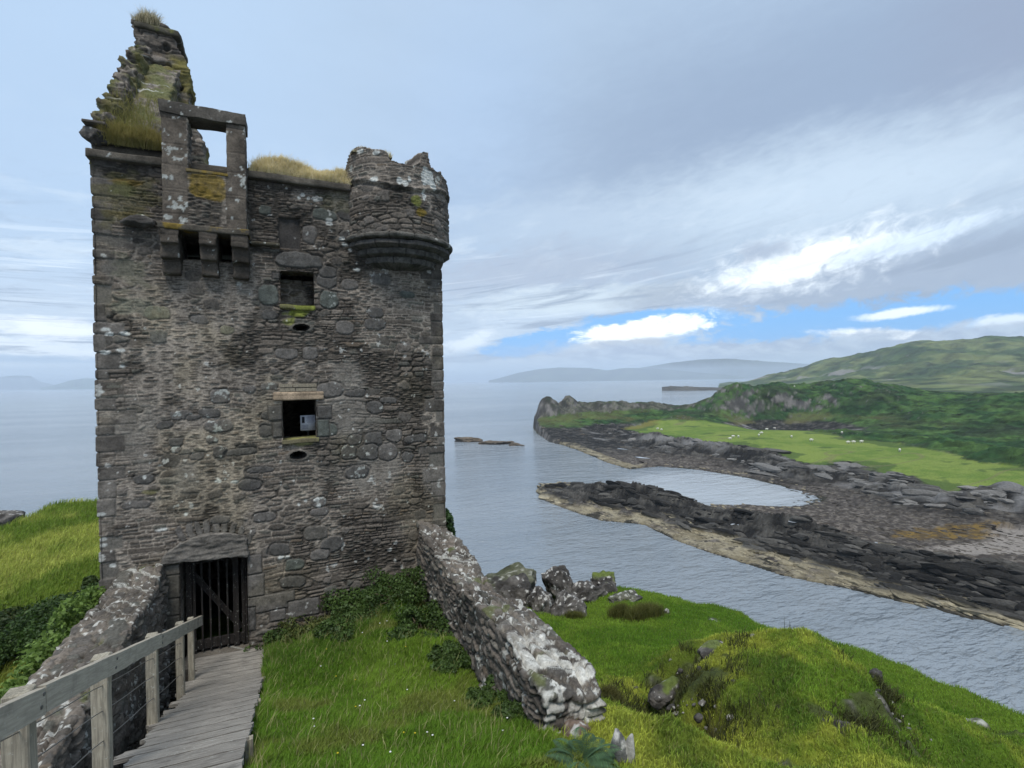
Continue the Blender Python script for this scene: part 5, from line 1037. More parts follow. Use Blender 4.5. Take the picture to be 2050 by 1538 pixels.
# turf on the wall heads
def turf(name, x0, x1, y0, y1, zb, hh, seed, colr, label, bl=.3, nn=9000, dry=.7):
    e = empty(name, ((x0 + x1) / 2, (y0 + y1) / 2, zb)); na, nb = int((x1 - x0) / .03) + 2, int((y1 - y0) / .03) + 2
    xs, ys = np.linspace(x0, x1, na), np.linspace(y0, y1, nb); A_, B_ = np.meshgrid(xs, ys); u, v = (A_ - x0) / (x1 - x0), (B_ - y0) / (y1 - y0)
    def hf(A_, B_):
        u, v = (A_ - x0) / (x1 - x0), (B_ - y0) / (y1 - y0); ed = np.minimum(np.minimum(u, 1 - u) * (x1 - x0), np.minimum(v, 1 - v) * (y1 - y0))
        return zb - .12 + (hh + .12) * sst(ed, -.02, .22) * (1 + .5 * fbm2(A_ * 2.5, B_ * 2.5, 3, seed))
    mkmesh('soil', np.stack([A_, B_, hf(A_, B_)], -1).reshape(-1, 3), grid(na, nb), M_soil, e, np.broadcast_to(C(.05, .045, .03), (na * nb, 3)))
    q = np.stack([rng.uniform(x0, x1, nn), rng.uniform(y0, y1, nn)], 1); P = np.column_stack([q, hf(q[:, 0], q[:, 1])])
    cc = lerp(np.array(colr[0]), np.array(colr[1]), rng.random(nn)); g_ = fbm2(q[:, 0] * 2.2, q[:, 1] * 2.2, 3, seed + 3)
    hv = bl * (.35 + .5 * rng.random(nn)) * (1 + 1.2 * np.clip(g_, -.4, .6)); tall = rng.random(nn) < .006; hv[tall] *= 1.5
    blades('blades', P, hv, .007 + .004 * rng.random(nn), 1.1, cc, M_grass, (.1, -.5), parent=e)
    tag(e, label, 'grass tuft'); return e
GA, GB = (.82, .72, .50), (.5, .46, .24)
turf('wall_grass', -.48, 1.55, 11.40, 12.2, EYE + 4.35, .14, 621, (GA, (.62, .54, .27)), 'thick straw coloured grass along the wall head between dormer and turret', .19, 16000)
turf('wall_grass', -2.85, -1.92, 11.42, 12.0, EYE + 4.5, .14, 623, ((.32, .27, .11), (.22, .20, .06)), 'brown green grass tuft at the foot of the stepped gable', .22, 8000)
turf('wall_grass', 1.45, 2.3, 11.2, 11.8, EYE + 4.98, .04, 625, (GA, GB), 'short grass fringe on top of the turret parapet', .10, 2500)
p = onY(290, 47, 15.1); turf('wall_grass', p[0] - .18, p[0] + .35, 14.7, 15.5, p[2] - .1, .06, 627, (GA, (.10, .10, .05)), 'small grass tuft on the top of the ruined chimney', .22, 2500)
turf('wall_grass', -1.45, -.9, 11.2, 11.5, EYE + 4.02, .02, 629, ((.18, .12, .03), (.15, .13, .04)), 'thin ochre grass on the sill of the dormer opening', .09, 900)
# grass tufts hanging on the gable steps
Pg = []; 
for i in range(1500):
    t = .55 * rng.random() ** 1.8; Pg.append((rng.uniform(-2.95, -2.15), 11.5 + 2.2 * t - .05, EYE + 4.6 + 2.3 * t + rng.uniform(-.25, .1)))
Pg = np.array(Pg); o = blades('wall_grass', Pg, .07 + .10 * rng.random(len(Pg)), np.full(len(Pg), .008), 1.2, lerp(C(.30, .26, .10), C(.18, .19, .05), rng.random(len(Pg))), M_grass, (.1, -.7)); tag(o, 'loose brown grass hanging from the lower steps of the gable', 'grass tuft')

# information panel seen inside the lower window
px0, px1, pz0, pz1 = rectpx((601, 832), (632, 861), FY + .5)
e = empty('information_panel', ((px0 + px1) / 2 - .02, FY + .5, pz0)); mk_ = lambda n_, x0, x1, z0, z1, c_, y=0.: mkmesh(n_, *boxes_vf([((x0 + x1) / 2, FY + .5 - y, (z0 + z1) / 2, x1 - x0, .006 if y else .02, z1 - z0)]), mat_plain('panel_' + n_, c_, .5), e)
W = px1 - px0; Hp = pz1 - pz0
mk_('board', px0, px1, pz0, pz1, (.80, .82, .92)); mk_('photo', px0 + .1 * W, px0 + .28 * W, pz0 + .5 * Hp, pz0 + .9 * Hp, (.02, .03, .05), .012)
bx = [(px0 + W * (.36 + .29), FY + .488, pz0 + Hp * (.88 - .07 * i), W * (.52 - .06 * (i % 3)), .004, .006) for i in range(6)] + [(px0 + W * (.3 + .035 * (i % 2)), FY + .488, pz0 + Hp * (.36 - .06 * i), W * (.42 - .05 * (i % 2)), .004, .007) for i in range(5)]
mkmesh('print', *boxes_vf(bx), mat_plain('panel_print', (.16, .17, .25), .6), e, None, False)
V_, F_ = boxes_vf([((px0 + px1) / 2, FY + .53, (pz0 + EYE - 5.4) / 2, .05, .04, pz0 - EYE + 5.4 + .1)]); mkmesh('support', V_, F_, M_gate, e, np.full((len(V_), 3), 1.), False)
tag(e, 'white printed information panel standing inside the lower window', 'sign')

# ------------------------------------------------------------------ parapet walls
def wallpost(seed, lic_side, lic_top, slot=None, ends=None):
    def post(v, nn, h_, c_, t):
        c_ = lichen(v[:, 1] + v[:, 0], v[:, 2] * .6, c_, seed, lic_side, C(.46, .46, .42), 14); 
        ct = lichen(v[:, 0] * 1.4, v[:, 1], c_, seed + 9, lic_top, C(.56, .56, .52), 11); c_ = lerp(c_, ct, t)
        q = fbm3(v[:, 0] * 3, v[:, 1] * 3, v[:, 2] * 3, 4, seed + 13); c_ = lerp(c_, C(.09, .10, .035), t * sst(q, .28, .42) * .8)
        if seed == 701: nr = sst(v[:, 1], 6.9, 5.4) * sst(fbm3(v[:, 0] * 4, v[:, 1] * 4, v[:, 2] * 4, 4, 717), -.12, -.02) * np.maximum(t, .7 * (nn[:, 1] < -.5)); c_ = lerp(c_, C(.56, .55, .50) * (1 + .5 * fbm3(v[:, 0] * 14, v[:, 1] * 14, v[:, 2] * 14, 3, 718))[:, None], nr * .65 * sst(fbm3(v[:, 0] * 7, v[:, 1] * 7, v[:, 2] * 7, 4, 719), -.25, -.1))
        if slot is not None: s_ = slot(v, nn); h_ = h_ - .3 * s_; c_ = lerp(c_, C(.03, .028, .025), s_)
        return h_, c_
    return post
def irregular_wall(name, rows_, seed, label, lic_s, lic_t, vox=.02, slot=None, rough_=.028):
    """rows_: list of (Y, x0, x1, ztop0, ztop1, zbase)"""
    V_ = []; 
    for (y, x0, x1, za, zb, z0) in rows_: V_ += [(x0 - .04, y, z0), (x0, y, za - .02), (x0 + .02, y, za), (x1 - .02, y, zb), (x1, y, zb - .02), (x1 + .04, y, z0)]
    F_ = []
    for i in range(len(rows_) - 1):
        for k_ in range(6): F_.append([i * 6 + k_, i * 6 + (k_ + 1) % 6, (i + 1) * 6 + (k_ + 1) % 6, (i + 1) * 6 + k_])
    F_ += [list(range(6))[::-1], [(len(rows_) - 1) * 6 + k_ for k_ in range(6)]]
    o = build_stone(name, np.array(V_), F_, vox, seed, None, rough_, 1.8, wallpost(seed, lic_s, lic_t, slot), relief=2.2, rows=(.06, .16), asp=(1.2, 3.2), boul=.35, bsz=.30, mort=C(.15, .14, .12))
    tag(o, label, 'wall'); return o
def slot(v, nn):
    q = onX(943, 1335, 2.72); return sst(np.minimum(.055 - np.abs(v[:, 1] - q[1]), .26 - np.abs(v[:, 2] - q[2])) + .02 * vn2(v[:, 1] * 9, v[:, 2] * 9, 3), -.01, .02) * (nn[:, 0] < -.5)
irregular_wall('stone_wall', [(4.95, 2.58, 3.34, EYE - 3.50, EYE - 3.62, EYE - 5.2), (5.25, 2.60, 3.34, EYE - 3.42, EYE - 3.50, EYE - 5.2), (6.2, 2.63, 3.34, EYE - 3.36, EYE - 3.46, EYE - 5.6), (7.3, 2.67, 3.32, EYE - 3.40, EYE - 3.44, EYE - 6.2), (7.9, 2.69, 3.34, EYE - 3.42, EYE - 3.66, EYE - 6.5), (8.2, 2.70, 3.34, EYE - 3.58, EYE - 3.72, EYE - 6.5), (9.4, 2.74, 3.38, EYE - 3.50, EYE - 3.50, EYE - 7), (10.4, 2.78, 3.42, EYE - 3.42, EYE - 3.38, EYE - 7.2), (11.0, 2.80, 3.44, EYE - 3.34, EYE - 3.40, EYE - 7.3), (11.55, 2.82, 3.42, EYE - 3.16, EYE - 3.4, EYE - 7.4)],
               701, 'low lichen whitened rubble wall running from the tower right corner across the grass', .50, .62, .017, slot)
irregular_wall('stone_wall', [(1.6, -2.78, -2.0, EYE - 3.3, EYE - 3.3, EYE - 5), (4, -2.80, -2.02, EYE - 3.50, EYE - 3.46, EYE - 6), (6.2, -2.80, -2.02, EYE - 3.55, EYE - 3.50, EYE - 6.5), (8.5, -2.80, -2.03, EYE - 3.52, EYE - 3.52, EYE - 7), (10.4, -2.79, -2.04, EYE - 3.55, EYE - 3.50, EYE - 7), (11.55, -2.78, -2.05, EYE - 3.45, EYE - 3.35, EYE - 7)],
               702, 'rubble wall with a flat stone top beside the boardwalk handrail', .36, .62, .018)

# ------------------------------------------------------------------ boardwalk and handrail
def deck_z(y): return EYE - 3.40 - .36 * (y - 5.57) if y < 10.0 else EYE - 4.995 - .17 * (y - 10.0)
bw = empty('boardwalk', (-.9, 6, deck_z(6))); a = Acc(); y = 1.3; r_ = random.Random(12)
while y < 11.35:
    wd = r_.uniform(.25, .34) if y < 10.2 else .25; yc = y + wd / 2; sl = math.atan(.36 if y < 10 else .17); xl = -1.40 + r_.uniform(-.13, .05) + (.0 if y > 5 else -.05) - (.08 if y > 9 else 0); xr = -.34 + r_.uniform(-.015, .02)
    nx_, ny_ = 26, 5; us = np.linspace(0, 1, nx_); vs = np.linspace(-.5, .5, ny_); 
    tilt = r_.uniform(-.02, .02); rz = R(-6.5) + r_.uniform(-.006, .006); tn = r_.uniform(.8, 1.15); seedp = r_.randint(0, 999)
    for face in (1, -1):
        U_, V2 = np.meshgrid(us, vs); X_ = xl + (xr - xl) * U_; edge_ = .012 * fbm2(X_ * 9, V2 * 0 + seedp, 3, seedp); Yy = yc + V2 * (wd - .030) * 1.0 + np.sign(V2) * edge_ * (np.abs(V2) > .4) + (X_ + .9) * math.tan(rz)
        ex = .03 * fbm2(V2 * 8 + seedp, U_ * 0, 3, seedp + 1); X_ = X_ + ex * ((U_ < .01) * 2 + (U_ > .99) * .6)
        Zz = np.array([deck_z(q) for q in Yy.ravel()]).reshape(Yy.shape) + tilt * (X_ + .9) * .3 + .004 * fbm2(X_ * 6, Yy * 6, 3, seedp) + (0 if face == 1 else -.045)
        f_ = grid(nx_, ny_); a.add(np.stack([X_, Yy, Zz], -1), f_ if face == 1 else f_[:, ::-1], np.full((nx_ * ny_, 3), tn))
        if face == 1: top_ = np.stack([X_, Yy, Zz], -1)
        else:
            bot = np.stack([X_, Yy, Zz], -1); ring = lambda G: np.concatenate([G[0], G[1:, -1], G[-1, ::-1][1:], G[::-1][1:-1, 0]])
            t_, b_ = ring(top_), ring(bot); k_ = len(t_); V_ = np.concatenate([t_, b_]); F_ = np.array([[i, (i + 1) % k_, k_ + (i + 1) % k_, k_ + i] for i in range(k_)])[:, ::-1]; a.add(V_, F_, np.full((2 * k_, 3), tn * .9))
    y += wd
a.build('boards', M_deck, bw, False)
a = Acc()
for x in (-1.3, -.42):
    pts = [np.array([x, yy, deck_z(yy) - .11]) for yy in (1.3, 5, 10, 11.2)]
    for p, q in zip(pts[:-1], pts[1:]):
        c_ = (p + q) / 2; L = np.linalg.norm(q - p); V_, F_ = boxes_vf([(c_[0], c_[1], c_[2], .06, L, .12, math.atan2(q[2] - p[2], q[1] - p[1]), 0, 0)]); a.add(V_, F_, np.full((8, 3), .8))
a.build('side_beam', M_rail, bw, False)
for yy in (4.3, 5.6, 7.4, 9.2):
    V_, F_ = boxes_vf([(-.335, yy, deck_z(yy) - .17, .07, .07, .3)]); mkmesh('stake', V_, F_, M_post, bw, np.full((len(V_), 3), .9), False)
tag(bw, 'grey weathered plank boardwalk sloping down to the tower door', 'boardwalk')

hr = empty('handrail', (-1.45, 6, deck_z(6)))
def rail_z(y): return EYE - 2.36 - .345 * (y - 5.57)
posts = [2.3, 4.05, 5.57, 7.46, 9.28, 10.3]
for i, y in enumerate(posts):
    zb = deck_z(y) - .25; ztop = rail_z(y) + .012; wv = [.13, .13, .125, .115, .105, .09][i]
    bm = bmesh.new(); bmesh.ops.create_cube(bm, size=1); bmesh.ops.scale(bm, vec=(wv, wv * .9, ztop - zb), verts=bm.verts); bmesh.ops.bevel(bm, geom=bm.edges[:], offset=.008, segments=1, affect='EDGES'); bmesh.ops.subdivide_edges(bm, edges=[e for e in bm.edges if abs(e.verts[0].co.z - e.verts[1].co.z) > .3], cuts=14)
    for v in bm.verts: v.co += Vector((.0015 * math.sin(v.co.z * 9 + i), .001 * math.cos(v.co.z * 7 + i), 0)); v.co += Vector((-1.47, y, (zb + ztop) / 2))
    V_ = np.array([v.co[:] for v in bm.verts]); bm.verts.index_update(); me = bpy.data.meshes.new('post'); bm.to_mesh(me); bm.free(); me.materials.append(M_post)
    at = me.color_attributes.new('Col', 'FLOAT_COLOR', 'POINT'); at.data.foreach_set('color', np.full(len(V_) * 4, [1., .95, 1.05][i % 3]))
    o = bpy.data.objects.new('post', me); col.objects.link(o); o.parent = hr; o.matrix_parent_inverse = hr.matrix_world.inverted()
for j, (y0, y1, dzz, t_) in enumerate([(1.2, 4.10, .0, 1.0), (4.11, 7.44, .005, 1.1), (7.45, 10.85, -.005, .88)]):
    nn_ = 70; ys = np.linspace(y0, y1, nn_); V_ = []
    for i, yy in enumerate(ys):
        w__ = .006 * float(fbm2(np.array(yy * 3.), np.array(j * 5.), 3, 5)); wl = .024 * max(0, float(fbm2(np.array(yy * 2.2), np.array(j * 3.), 3, 8)))
        zt_ = rail_z(yy) + dzz + w__; th_ = .175
        for (dx_, dz_) in ((-.0, 0), (.045, -.004), (.045, -th_ + wl), (0, -th_ + wl)): V_.append((-1.405 + dx_ + (0), yy, zt_ + dz_))
    F_ = [[i * 4 + k_, i * 4 + (k_ + 1) % 4, (i + 1) * 4 + (k_ + 1) % 4, (i + 1) * 4 + k_] for i in range(nn_ - 1) for k_ in range(4)] + [[0, 1, 2, 3], [(nn_ - 1) * 4 + k_ for k_ in (3, 2, 1, 0)]]
    mkmesh('rail_board', np.array(V_), np.array(F_), M_rail, hr, np.full((len(V_), 3), t_), False)
for hgt in (.32, .58, .80):
    pts = []
    for yy in np.linspace(1.5, 9.28, 40): pts.append((-1.45, yy, deck_z(min(yy, 9.9)) + hgt - .015 * abs(math.sin(yy * 1.8))))
    V_, F_ = tube(pts, .0045, 5); mkmesh('wire', V_, F_, M_wire, hr)
for y in posts[1:]:
    for dy, dz_ in ((.02, .05), (-.02, .11)):
        V_, F_ = boxes_vf([(-1.357, y + dy, rail_z(y) - dz_, .010, .018, .018)]); mkmesh('bolt', V_, F_, M_wire, hr, None, False)
tag(hr, 'weathered timber handrail on square posts with wire strands beside the boardwalk', 'handrail')

# ------------------------------------------------------------------ rocks near at hand
def near_rock(px, py, drop, size, seed, label, group=None, sink=.3, **kw):
    q = onZ(px, py, EYE - drop); o = rock('rock', (q[0], q[1], EYE - drop + size[2] * (1 - sink) * .5), size, seed, **kw); tag(o, label, 'rock', group); return o
G = 'rock outcrops at the cliff edge'
for px, py, dr, s_, sd, lab, kw in [
    (1000, 1212, 7.9, (1.9, .9, .9), 801, 'wide dark outcrop nearest the ruined wall at the cliff edge', dict(light=.22, green=.3)),
    (1038, 1225, 7.7, (.85, .6, .8), 802, 'dark broken rock leaning on the wide outcrop', dict(light=.18)),
    (1082, 1235, 7.6, (.5, .5, .66), 803, 'small speckled rock left of the narrow cleft', dict(light=.42)),
    (1124, 1205, 7.9, (.66, .55, .86), 804, 'tall upright rock stack right of the cleft', dict(light=.3)),
    (1134, 1235, 7.6, (.6, .5, .6), 805, 'low speckled rock at the foot of the tall stack', dict(light=.42)),
    (1172, 1205, 7.9, (.85, .5, .6), 806, 'grey rock between the tall stack and the mossy rock', dict(light=.35)),
    (1208, 1185, 8.0, (.7, .55, .55), 807, 'yellow green mossy rock at the right end of the outcrops', dict(light=.3, green=1.)),
    (1244, 1208, 7.8, (.75, .4, .28), 808, 'flat grey rock in the turf in front of the mossy rock', dict(light=.3, green=.2))]:
    near_rock(px, py, dr, s_, sd, lab, G, amp=.6, fr=2.2, sub=6, **kw)
near_rock(1334, 1227, 7.5, (.13, .1, .1), 811, 'small pale stone on the turf right of the rush clump', sub=3, light=1.)
near_rock(1425, 1250, 7.4, (.3, .25, .14), 812, 'low half buried stone in the turf before the mound', sub=4, light=.5)
near_rock(1155, 1480, 3.95, (.17, .16, .17), 813, 'rounded pinkish stone beside the fern', sub=4, light=.35, amp=.2, base=C(.11, .075, .055), hi=C(.20, .155, .125))
near_rock(1240, 1536, 3.8, (.12, .10, .26), 814, 'upright dark slab at the bottom edge right of the fern', sub=4, light=.55, amp=.16, base=C(.09, .09, .09), hi=C(.2, .2, .19))
near_rock(1262, 1536, 3.8, (.055, .08, .25), 815, 'thin white lichened slab leaning on the dark slab', sub=4, light=1.1, amp=.14)
near_rock(1332, 1388, 5.62, (.34, .26, .2), 841, 'dark mossy rock face low on the left side of the mound', sub=5, light=.28, planes=12, green=1., sink=.95)
near_rock(1425, 1303, 5.12, (.34, .22, .16), 844, 'flat mossy rock at the top of the mound left shoulder', sub=5, light=.3, planes=14, green=.9, sink=.85)
near_rock(1755, 1358, 5.0, (.12, .1, .12), 816, 'single grey stone at the top of the mound right crest', sub=4, light=.5)
near_rock(1945, 1490, 6.3, (.3, .25, .3), 817, 'dark speckled rock on the hump at the bottom right corner', sub=4, light=.5, green=.3)
for i, (px, py, dr, s_) in enumerate([(1318, 1402, 5.5, .10), (1345, 1420, 5.4, .12), (1330, 1440, 5.5, .09), (1400, 1340, 5.1, .08), (1362, 1345, 5.3, .09), (1398, 1440, 5.05, .12), (1405, 1410, 5.0, .1), (1772, 1385, 5.1, .08), (1782, 1410, 5.1, .09), (1985, 1475, 6.2, .1), (1940, 1505, 6.5, .1)]):
    near_rock(px, py, dr, (s_ * .75, s_ * .5, s_ * .5), 820 + i, ['white speckled stone low on the mound left flank', 'larger grey stone on the steep left flank of the mound', 'stone at the foot of the mound left flank', 'stone near the top of the rocky left crest', 'stone half way up the rocky left crest', 'pale stone at the edge of the dark hollow', 'stone just above the dark hollow', 'upper stone in the right hand scar of the mound', 'lower stone in the right hand scar of the mound', 'pale stone on the corner hump crest', 'pale stone below the corner hump crest'][i], None, sub=3, light=.55)
q = onZ(5, 1052, EYE - 8); o = rock('rock', tuple(onD(3, 1046, 27)), (1.1, .9, .7), 840, 5, .4, 1.6, .3); tag(o, 'dark rock showing behind the grass bank at the left edge', 'rock')
stump = onZ(790, 1178, EYE - 5)

a = Acc(); r_ = np.random.default_rng(77); V0, T0 = ico(2); done = 0
for ln, num, sp in ((rockl, 90, .34), (rockr, 30, .14)):
    ln = np.array(ln)
    for _ in range(num):
        i = r_.integers(0, len(ln) - 1); t = r_.random(); p = ln[i] * (1 - t) + ln[i + 1] * t + r_.normal(size=2) * sp; z = float(nz_at(p[0], p[1])[0]); s_ = .018 + .045 * r_.random() ** 3
        Nn = r_.normal(size=(11, 3)); Nn /= np.linalg.norm(Nn, axis=1)[:, None]; q_ = V0 @ Nn.T; rr0 = np.minimum(np.min(np.where(q_ > .05, r_.uniform(.6, 1, 11) / np.maximum(q_, .05), 9), axis=1), 1.3)
        a.add(V0 * rr0[:, None] * s_ * np.array([1.2, .8, .7]) + np.array([p[0], p[1], z + .01]), T0, C(.30, .29, .26) * r_.uniform(.12, 1.0))
o = a.build('scree', M_rock, None, False); tag(o, 'loose pale and dark stones scattered on the bare flanks of the mound', 'stones', kind='stuff')
Pq = []
for ln, num, sp in ((rockl, 11000, .42), (rockr, 3000, .2)):
    ln = np.array(ln); i = r_.integers(0, len(ln) - 1, num); t = r_.random(num)[:, None]; p = ln[i] * (1 - t) + ln[i + 1] * t + r_.normal(size=(num, 2)) * sp; Pq.append(p[fbm2(p[:, 0] * 3, p[:, 1] * 3, 3, 78) > 0])
p = np.concatenate(Pq); P = np.column_stack([p, near_z(p[:, 0], p[:, 1])]); o = blades('heather', P, .07 + .14 * r_.random(len(P)), np.full(len(P), .013), 1.2, lerp(C(.02, .022, .01), C(.10, .11, .03), r_.random(len(P))), M_grass); tag(o, 'dark heather and dead grass on the steep rocky flanks of the mound', 'heather', kind='stuff')

# ------------------------------------------------------------------ bushes, creeper, weeds, fern, rushes
DG, LG = (.020, .040, .012), (.055, .10, .022)
for i, (px, py, dr, w_, h_, c1, c2, lab) in enumerate([
    (30, 1345, 6.4, 2.4, 1.25, DG, (.07, .13, .025), 'dark green bush at the left edge below the grass bank'),
    (110, 1320, 6.4, 2.2, 1.2, DG, (.06, .11, .02), 'darkest bush against the creeper on the left wall'),
    (160, 1225, 5.9, 1.9, .55, (.03, .045, .015), (.09, .10, .035), 'brownish green bush close to the tower left corner'),
    (60, 1235, 5.95, 2.4, .45, (.035, .05, .015), (.10, .12, .03), 'olive bush on the bank above the dark bushes'),
    (-60, 1300, 6.2, 2.2, .8, DG, (.05, .08, .02), 'dark bush cut by the left edge of the picture'),
    (205, 1180, 5.6, 1.1, .7, (.03, .05, .015), (.09, .14, .03), 'small leafy bush at the foot of the tower left corner')]):
    bush('bush', px, py, dr, w_, h_, 15000, .055, c1, c2, 900 + i, lab, 'bush', 'bushes below the left wall', 9)
# creeper on the outer edge of the left wall
bl_ = []; r_ = random.Random(3)
for i in range(46):
    y = 5.2 + 6.2 * i / 46; bl_.append((-2.98 - .12 * r_.random(), y, EYE - 3.72 - .2 * r_.random() + .12 * math.sin(y * 2), .22, .28, .28))
for i in range(30): y = 5.2 + 6.2 * i / 30; bl_.append((-3.25 - .3 * r_.random(), y, EYE - 4.4 - .5 * r_.random(), .32, .32, .5))
e = empty('creeper', (-3.0, 8, EYE - 5)); leafcloud('foliage', bl_, 34000, .05, (.07, .12, .02), (.17, .26, .05), 911, e); tag(e, 'bright yellow green creeper spilling over the outer edge of the left wall', 'creeper')
e = empty('ivy', (3.55, 11.9, EYE - 4)); leafcloud('foliage', [(3.52, 11.65, EYE - 3.3, .14, .2, .22), (3.55, 11.7, EYE - 3.6, .16, .2, .25), (3.55, 11.75, EYE - 3.9, .15, .25, .3), (3.52, 11.7, EYE - 3.1, .06, .1, .1)], 4500, .05, (.02, .045, .012), (.05, .10, .025), 912, e); tag(e, 'dark ivy clinging to the right corner of the tower above the sea', 'ivy')
# weeds
wl = [(800, 1235, 4.95, 1.0, .75, 'nettle clump in the corner between tower and right wall'), (850, 1290, 4.8, .8, .5, 'nettles along the foot of the right wall near the tower'), (730, 1250, 5.0, .95, .5, 'low leafy weeds under the tower wall beside the nettles'), (640, 1262, 5.1, .9, .45, 'yellowish weeds under the middle of the tower wall'), (565, 1270, 5.15, .75, .55, 'dark weeds next to the tower door'), (980, 1410, 4.3, .4, .3, 'leafy weed clump at the wall foot near its broken end'), (900, 1345, 4.6, .45, .3, 'weeds by the dark drain slot in the wall'), (1040, 1450, 4.1, .3, .22, 'small weed at the corner of the broken wall end'), (700, 1290, 4.9, .8, .3, 'spreading low weeds out on the lawn')]
for i, (px, py, dr, w_, h_, lab) in enumerate(wl):
    bush('weed_clump', px, py, dr, w_ * 1.25, h_ * .85, 7500, .042, (.03, .06, .014), (.085, .14, .03) if i != 3 else (.14, .15, .04), 920 + i, lab, 'weeds', 'leafy weeds around the lawn', 16)
# rush clumps
def rushes(px, py, dr, w_, d_, hh, nn, label, seed, c1=(.07, .085, .018), c2=(.13, .125, .035)):
    q = onZ(px, py, EYE - dr); k_ = rng.normal(size=(nn, 2)) * .45; x, y = q[0] + k_[:, 0] * w_, q[1] + k_[:, 1] * d_; P = np.column_stack([x, y, near_z(x, y)])
    o = blades('rush_clump', P, hh * (.5 + .5 * rng.random(nn)), np.full(nn, .011), .8, lerp(np.array(c1), np.array(c2), rng.random(nn)), M_grass, (.2, 0)); tag(o, label, 'rushes')
rushes(1290, 1238, 7.4, .55, .35, .42, 5200, 'wide brown green rush clump on the turf before the cliff edge', 1)
rushes(1240, 1232, 7.45, .3, .25, .36, 2400, 'smaller rush clump just left of the wide one', 2)
rushes(1225, 1400, 5.6, .16, .16, .22, 1400, 'grass tuft outside the broken end of the right wall', 3, (.08, .08, .03))
rushes(1385, 1308, 6.4, .2, .15, .16, 900, 'grey green tuft in the hollow left of the mound', 4, (.08, .09, .05))
rushes(1150, 1245, 7.5, .3, .2, .25, 1500, 'dry grass tuft at the foot of the rock cleft', 5)
rushes(1395, 1480, 5.3, .25, .25, .42, 900, 'sparse tall grass over the dark hollow', 6, (.12, .11, .05))
# fern
q = onZ(1165, 1568, EYE - 3.85); q[2] = float(nz_at(q[0], q[1])[0]); e = empty('fern', tuple(q)); a = Acc(); r_ = random.Random(8)
for f_ in range(19):
    an = f_ * 2.4 + r_.uniform(-.3, .3); L = r_.uniform(.26, .40); rise = r_.uniform(.5, .9); prev = None
    for s_ in range(1, 30):
        t = s_ / 29; r = L * t; p = np.array([q[0] + math.cos(an) * r, q[1] + math.sin(an) * r, q[2] + L * (rise * t * 1.5 - .85 * t * t)])
        tl = np.array([-math.sin(an), math.cos(an), 0]); fwd = np.array([math.cos(an), math.sin(an), -.1]); ll = .13 * math.sin(math.pi * min(1, t * .85 + .12)) * (1 - .35 * t)
        for sgn in (-1, 1):
            tip = p + tl * sgn * ll + fwd * ll * .45 - np.array([0, 0, .2 * ll]); w__ = fwd * .006; md = (p + tip) / 2 + np.array([0, 0, .006]); a.add([p - w__ * .6, md - w__ * 1.1, tip, md + w__ * 1.1], [[0, 1, 2, 3]], np.array([.06, .115, .05]) * r_.uniform(.75, 1.4))
fr = a.build('fronds', M_leaf, e, False); tag(e, 'blue green fern at the bottom edge in front of the broken wall end', 'fern')
# tiny flowers and a few fallen things on the lawn
P = field_pts(160, (0, 2.5), (4.6, 10), lambda x, y: x > -9); P = P[:26]; V, T = ico(1); a = Acc()
for p in P: a.add(V * C(.012, .012, .006) + p + C(0, 0, .11), T, (.75, .75, .72) if rng.random() < .75 else (.5, .4, .03))
o = a.build('daisies', M_wool); tag(o, 'scattered tiny white daisies in the courtyard lawn', 'flowers', kind='stuff')
P = field_pts(6000, (-9, -3.6), (11, 19), lambda x, y: fbm2(x * .8, y * .8, 3, 77) > .18); P = P[vis(P, 0)][:110]; a = Acc()
for p in P: a.add(V * C(.03, .03, .012) + p + C(0, 0, .24), T, (.65, .66, .6))
o = a.build('wild_flowers', M_wool); tag(o, 'white wild flowers on the grass bank left of the tower', 'flowers', kind='stuff')
q = onZ(789, 1343, EYE - 4.55); V_, F_ = ico(2); o = mkmesh('feather', V_ * C(.04, .018, .008) + C(q[0], q[1], q[2] + .1), F_, M_wool, cols=np.full((len(V_), 3), .62)); tag(o, 'small white scrap lying in the middle of the courtyard lawn', 'litter')

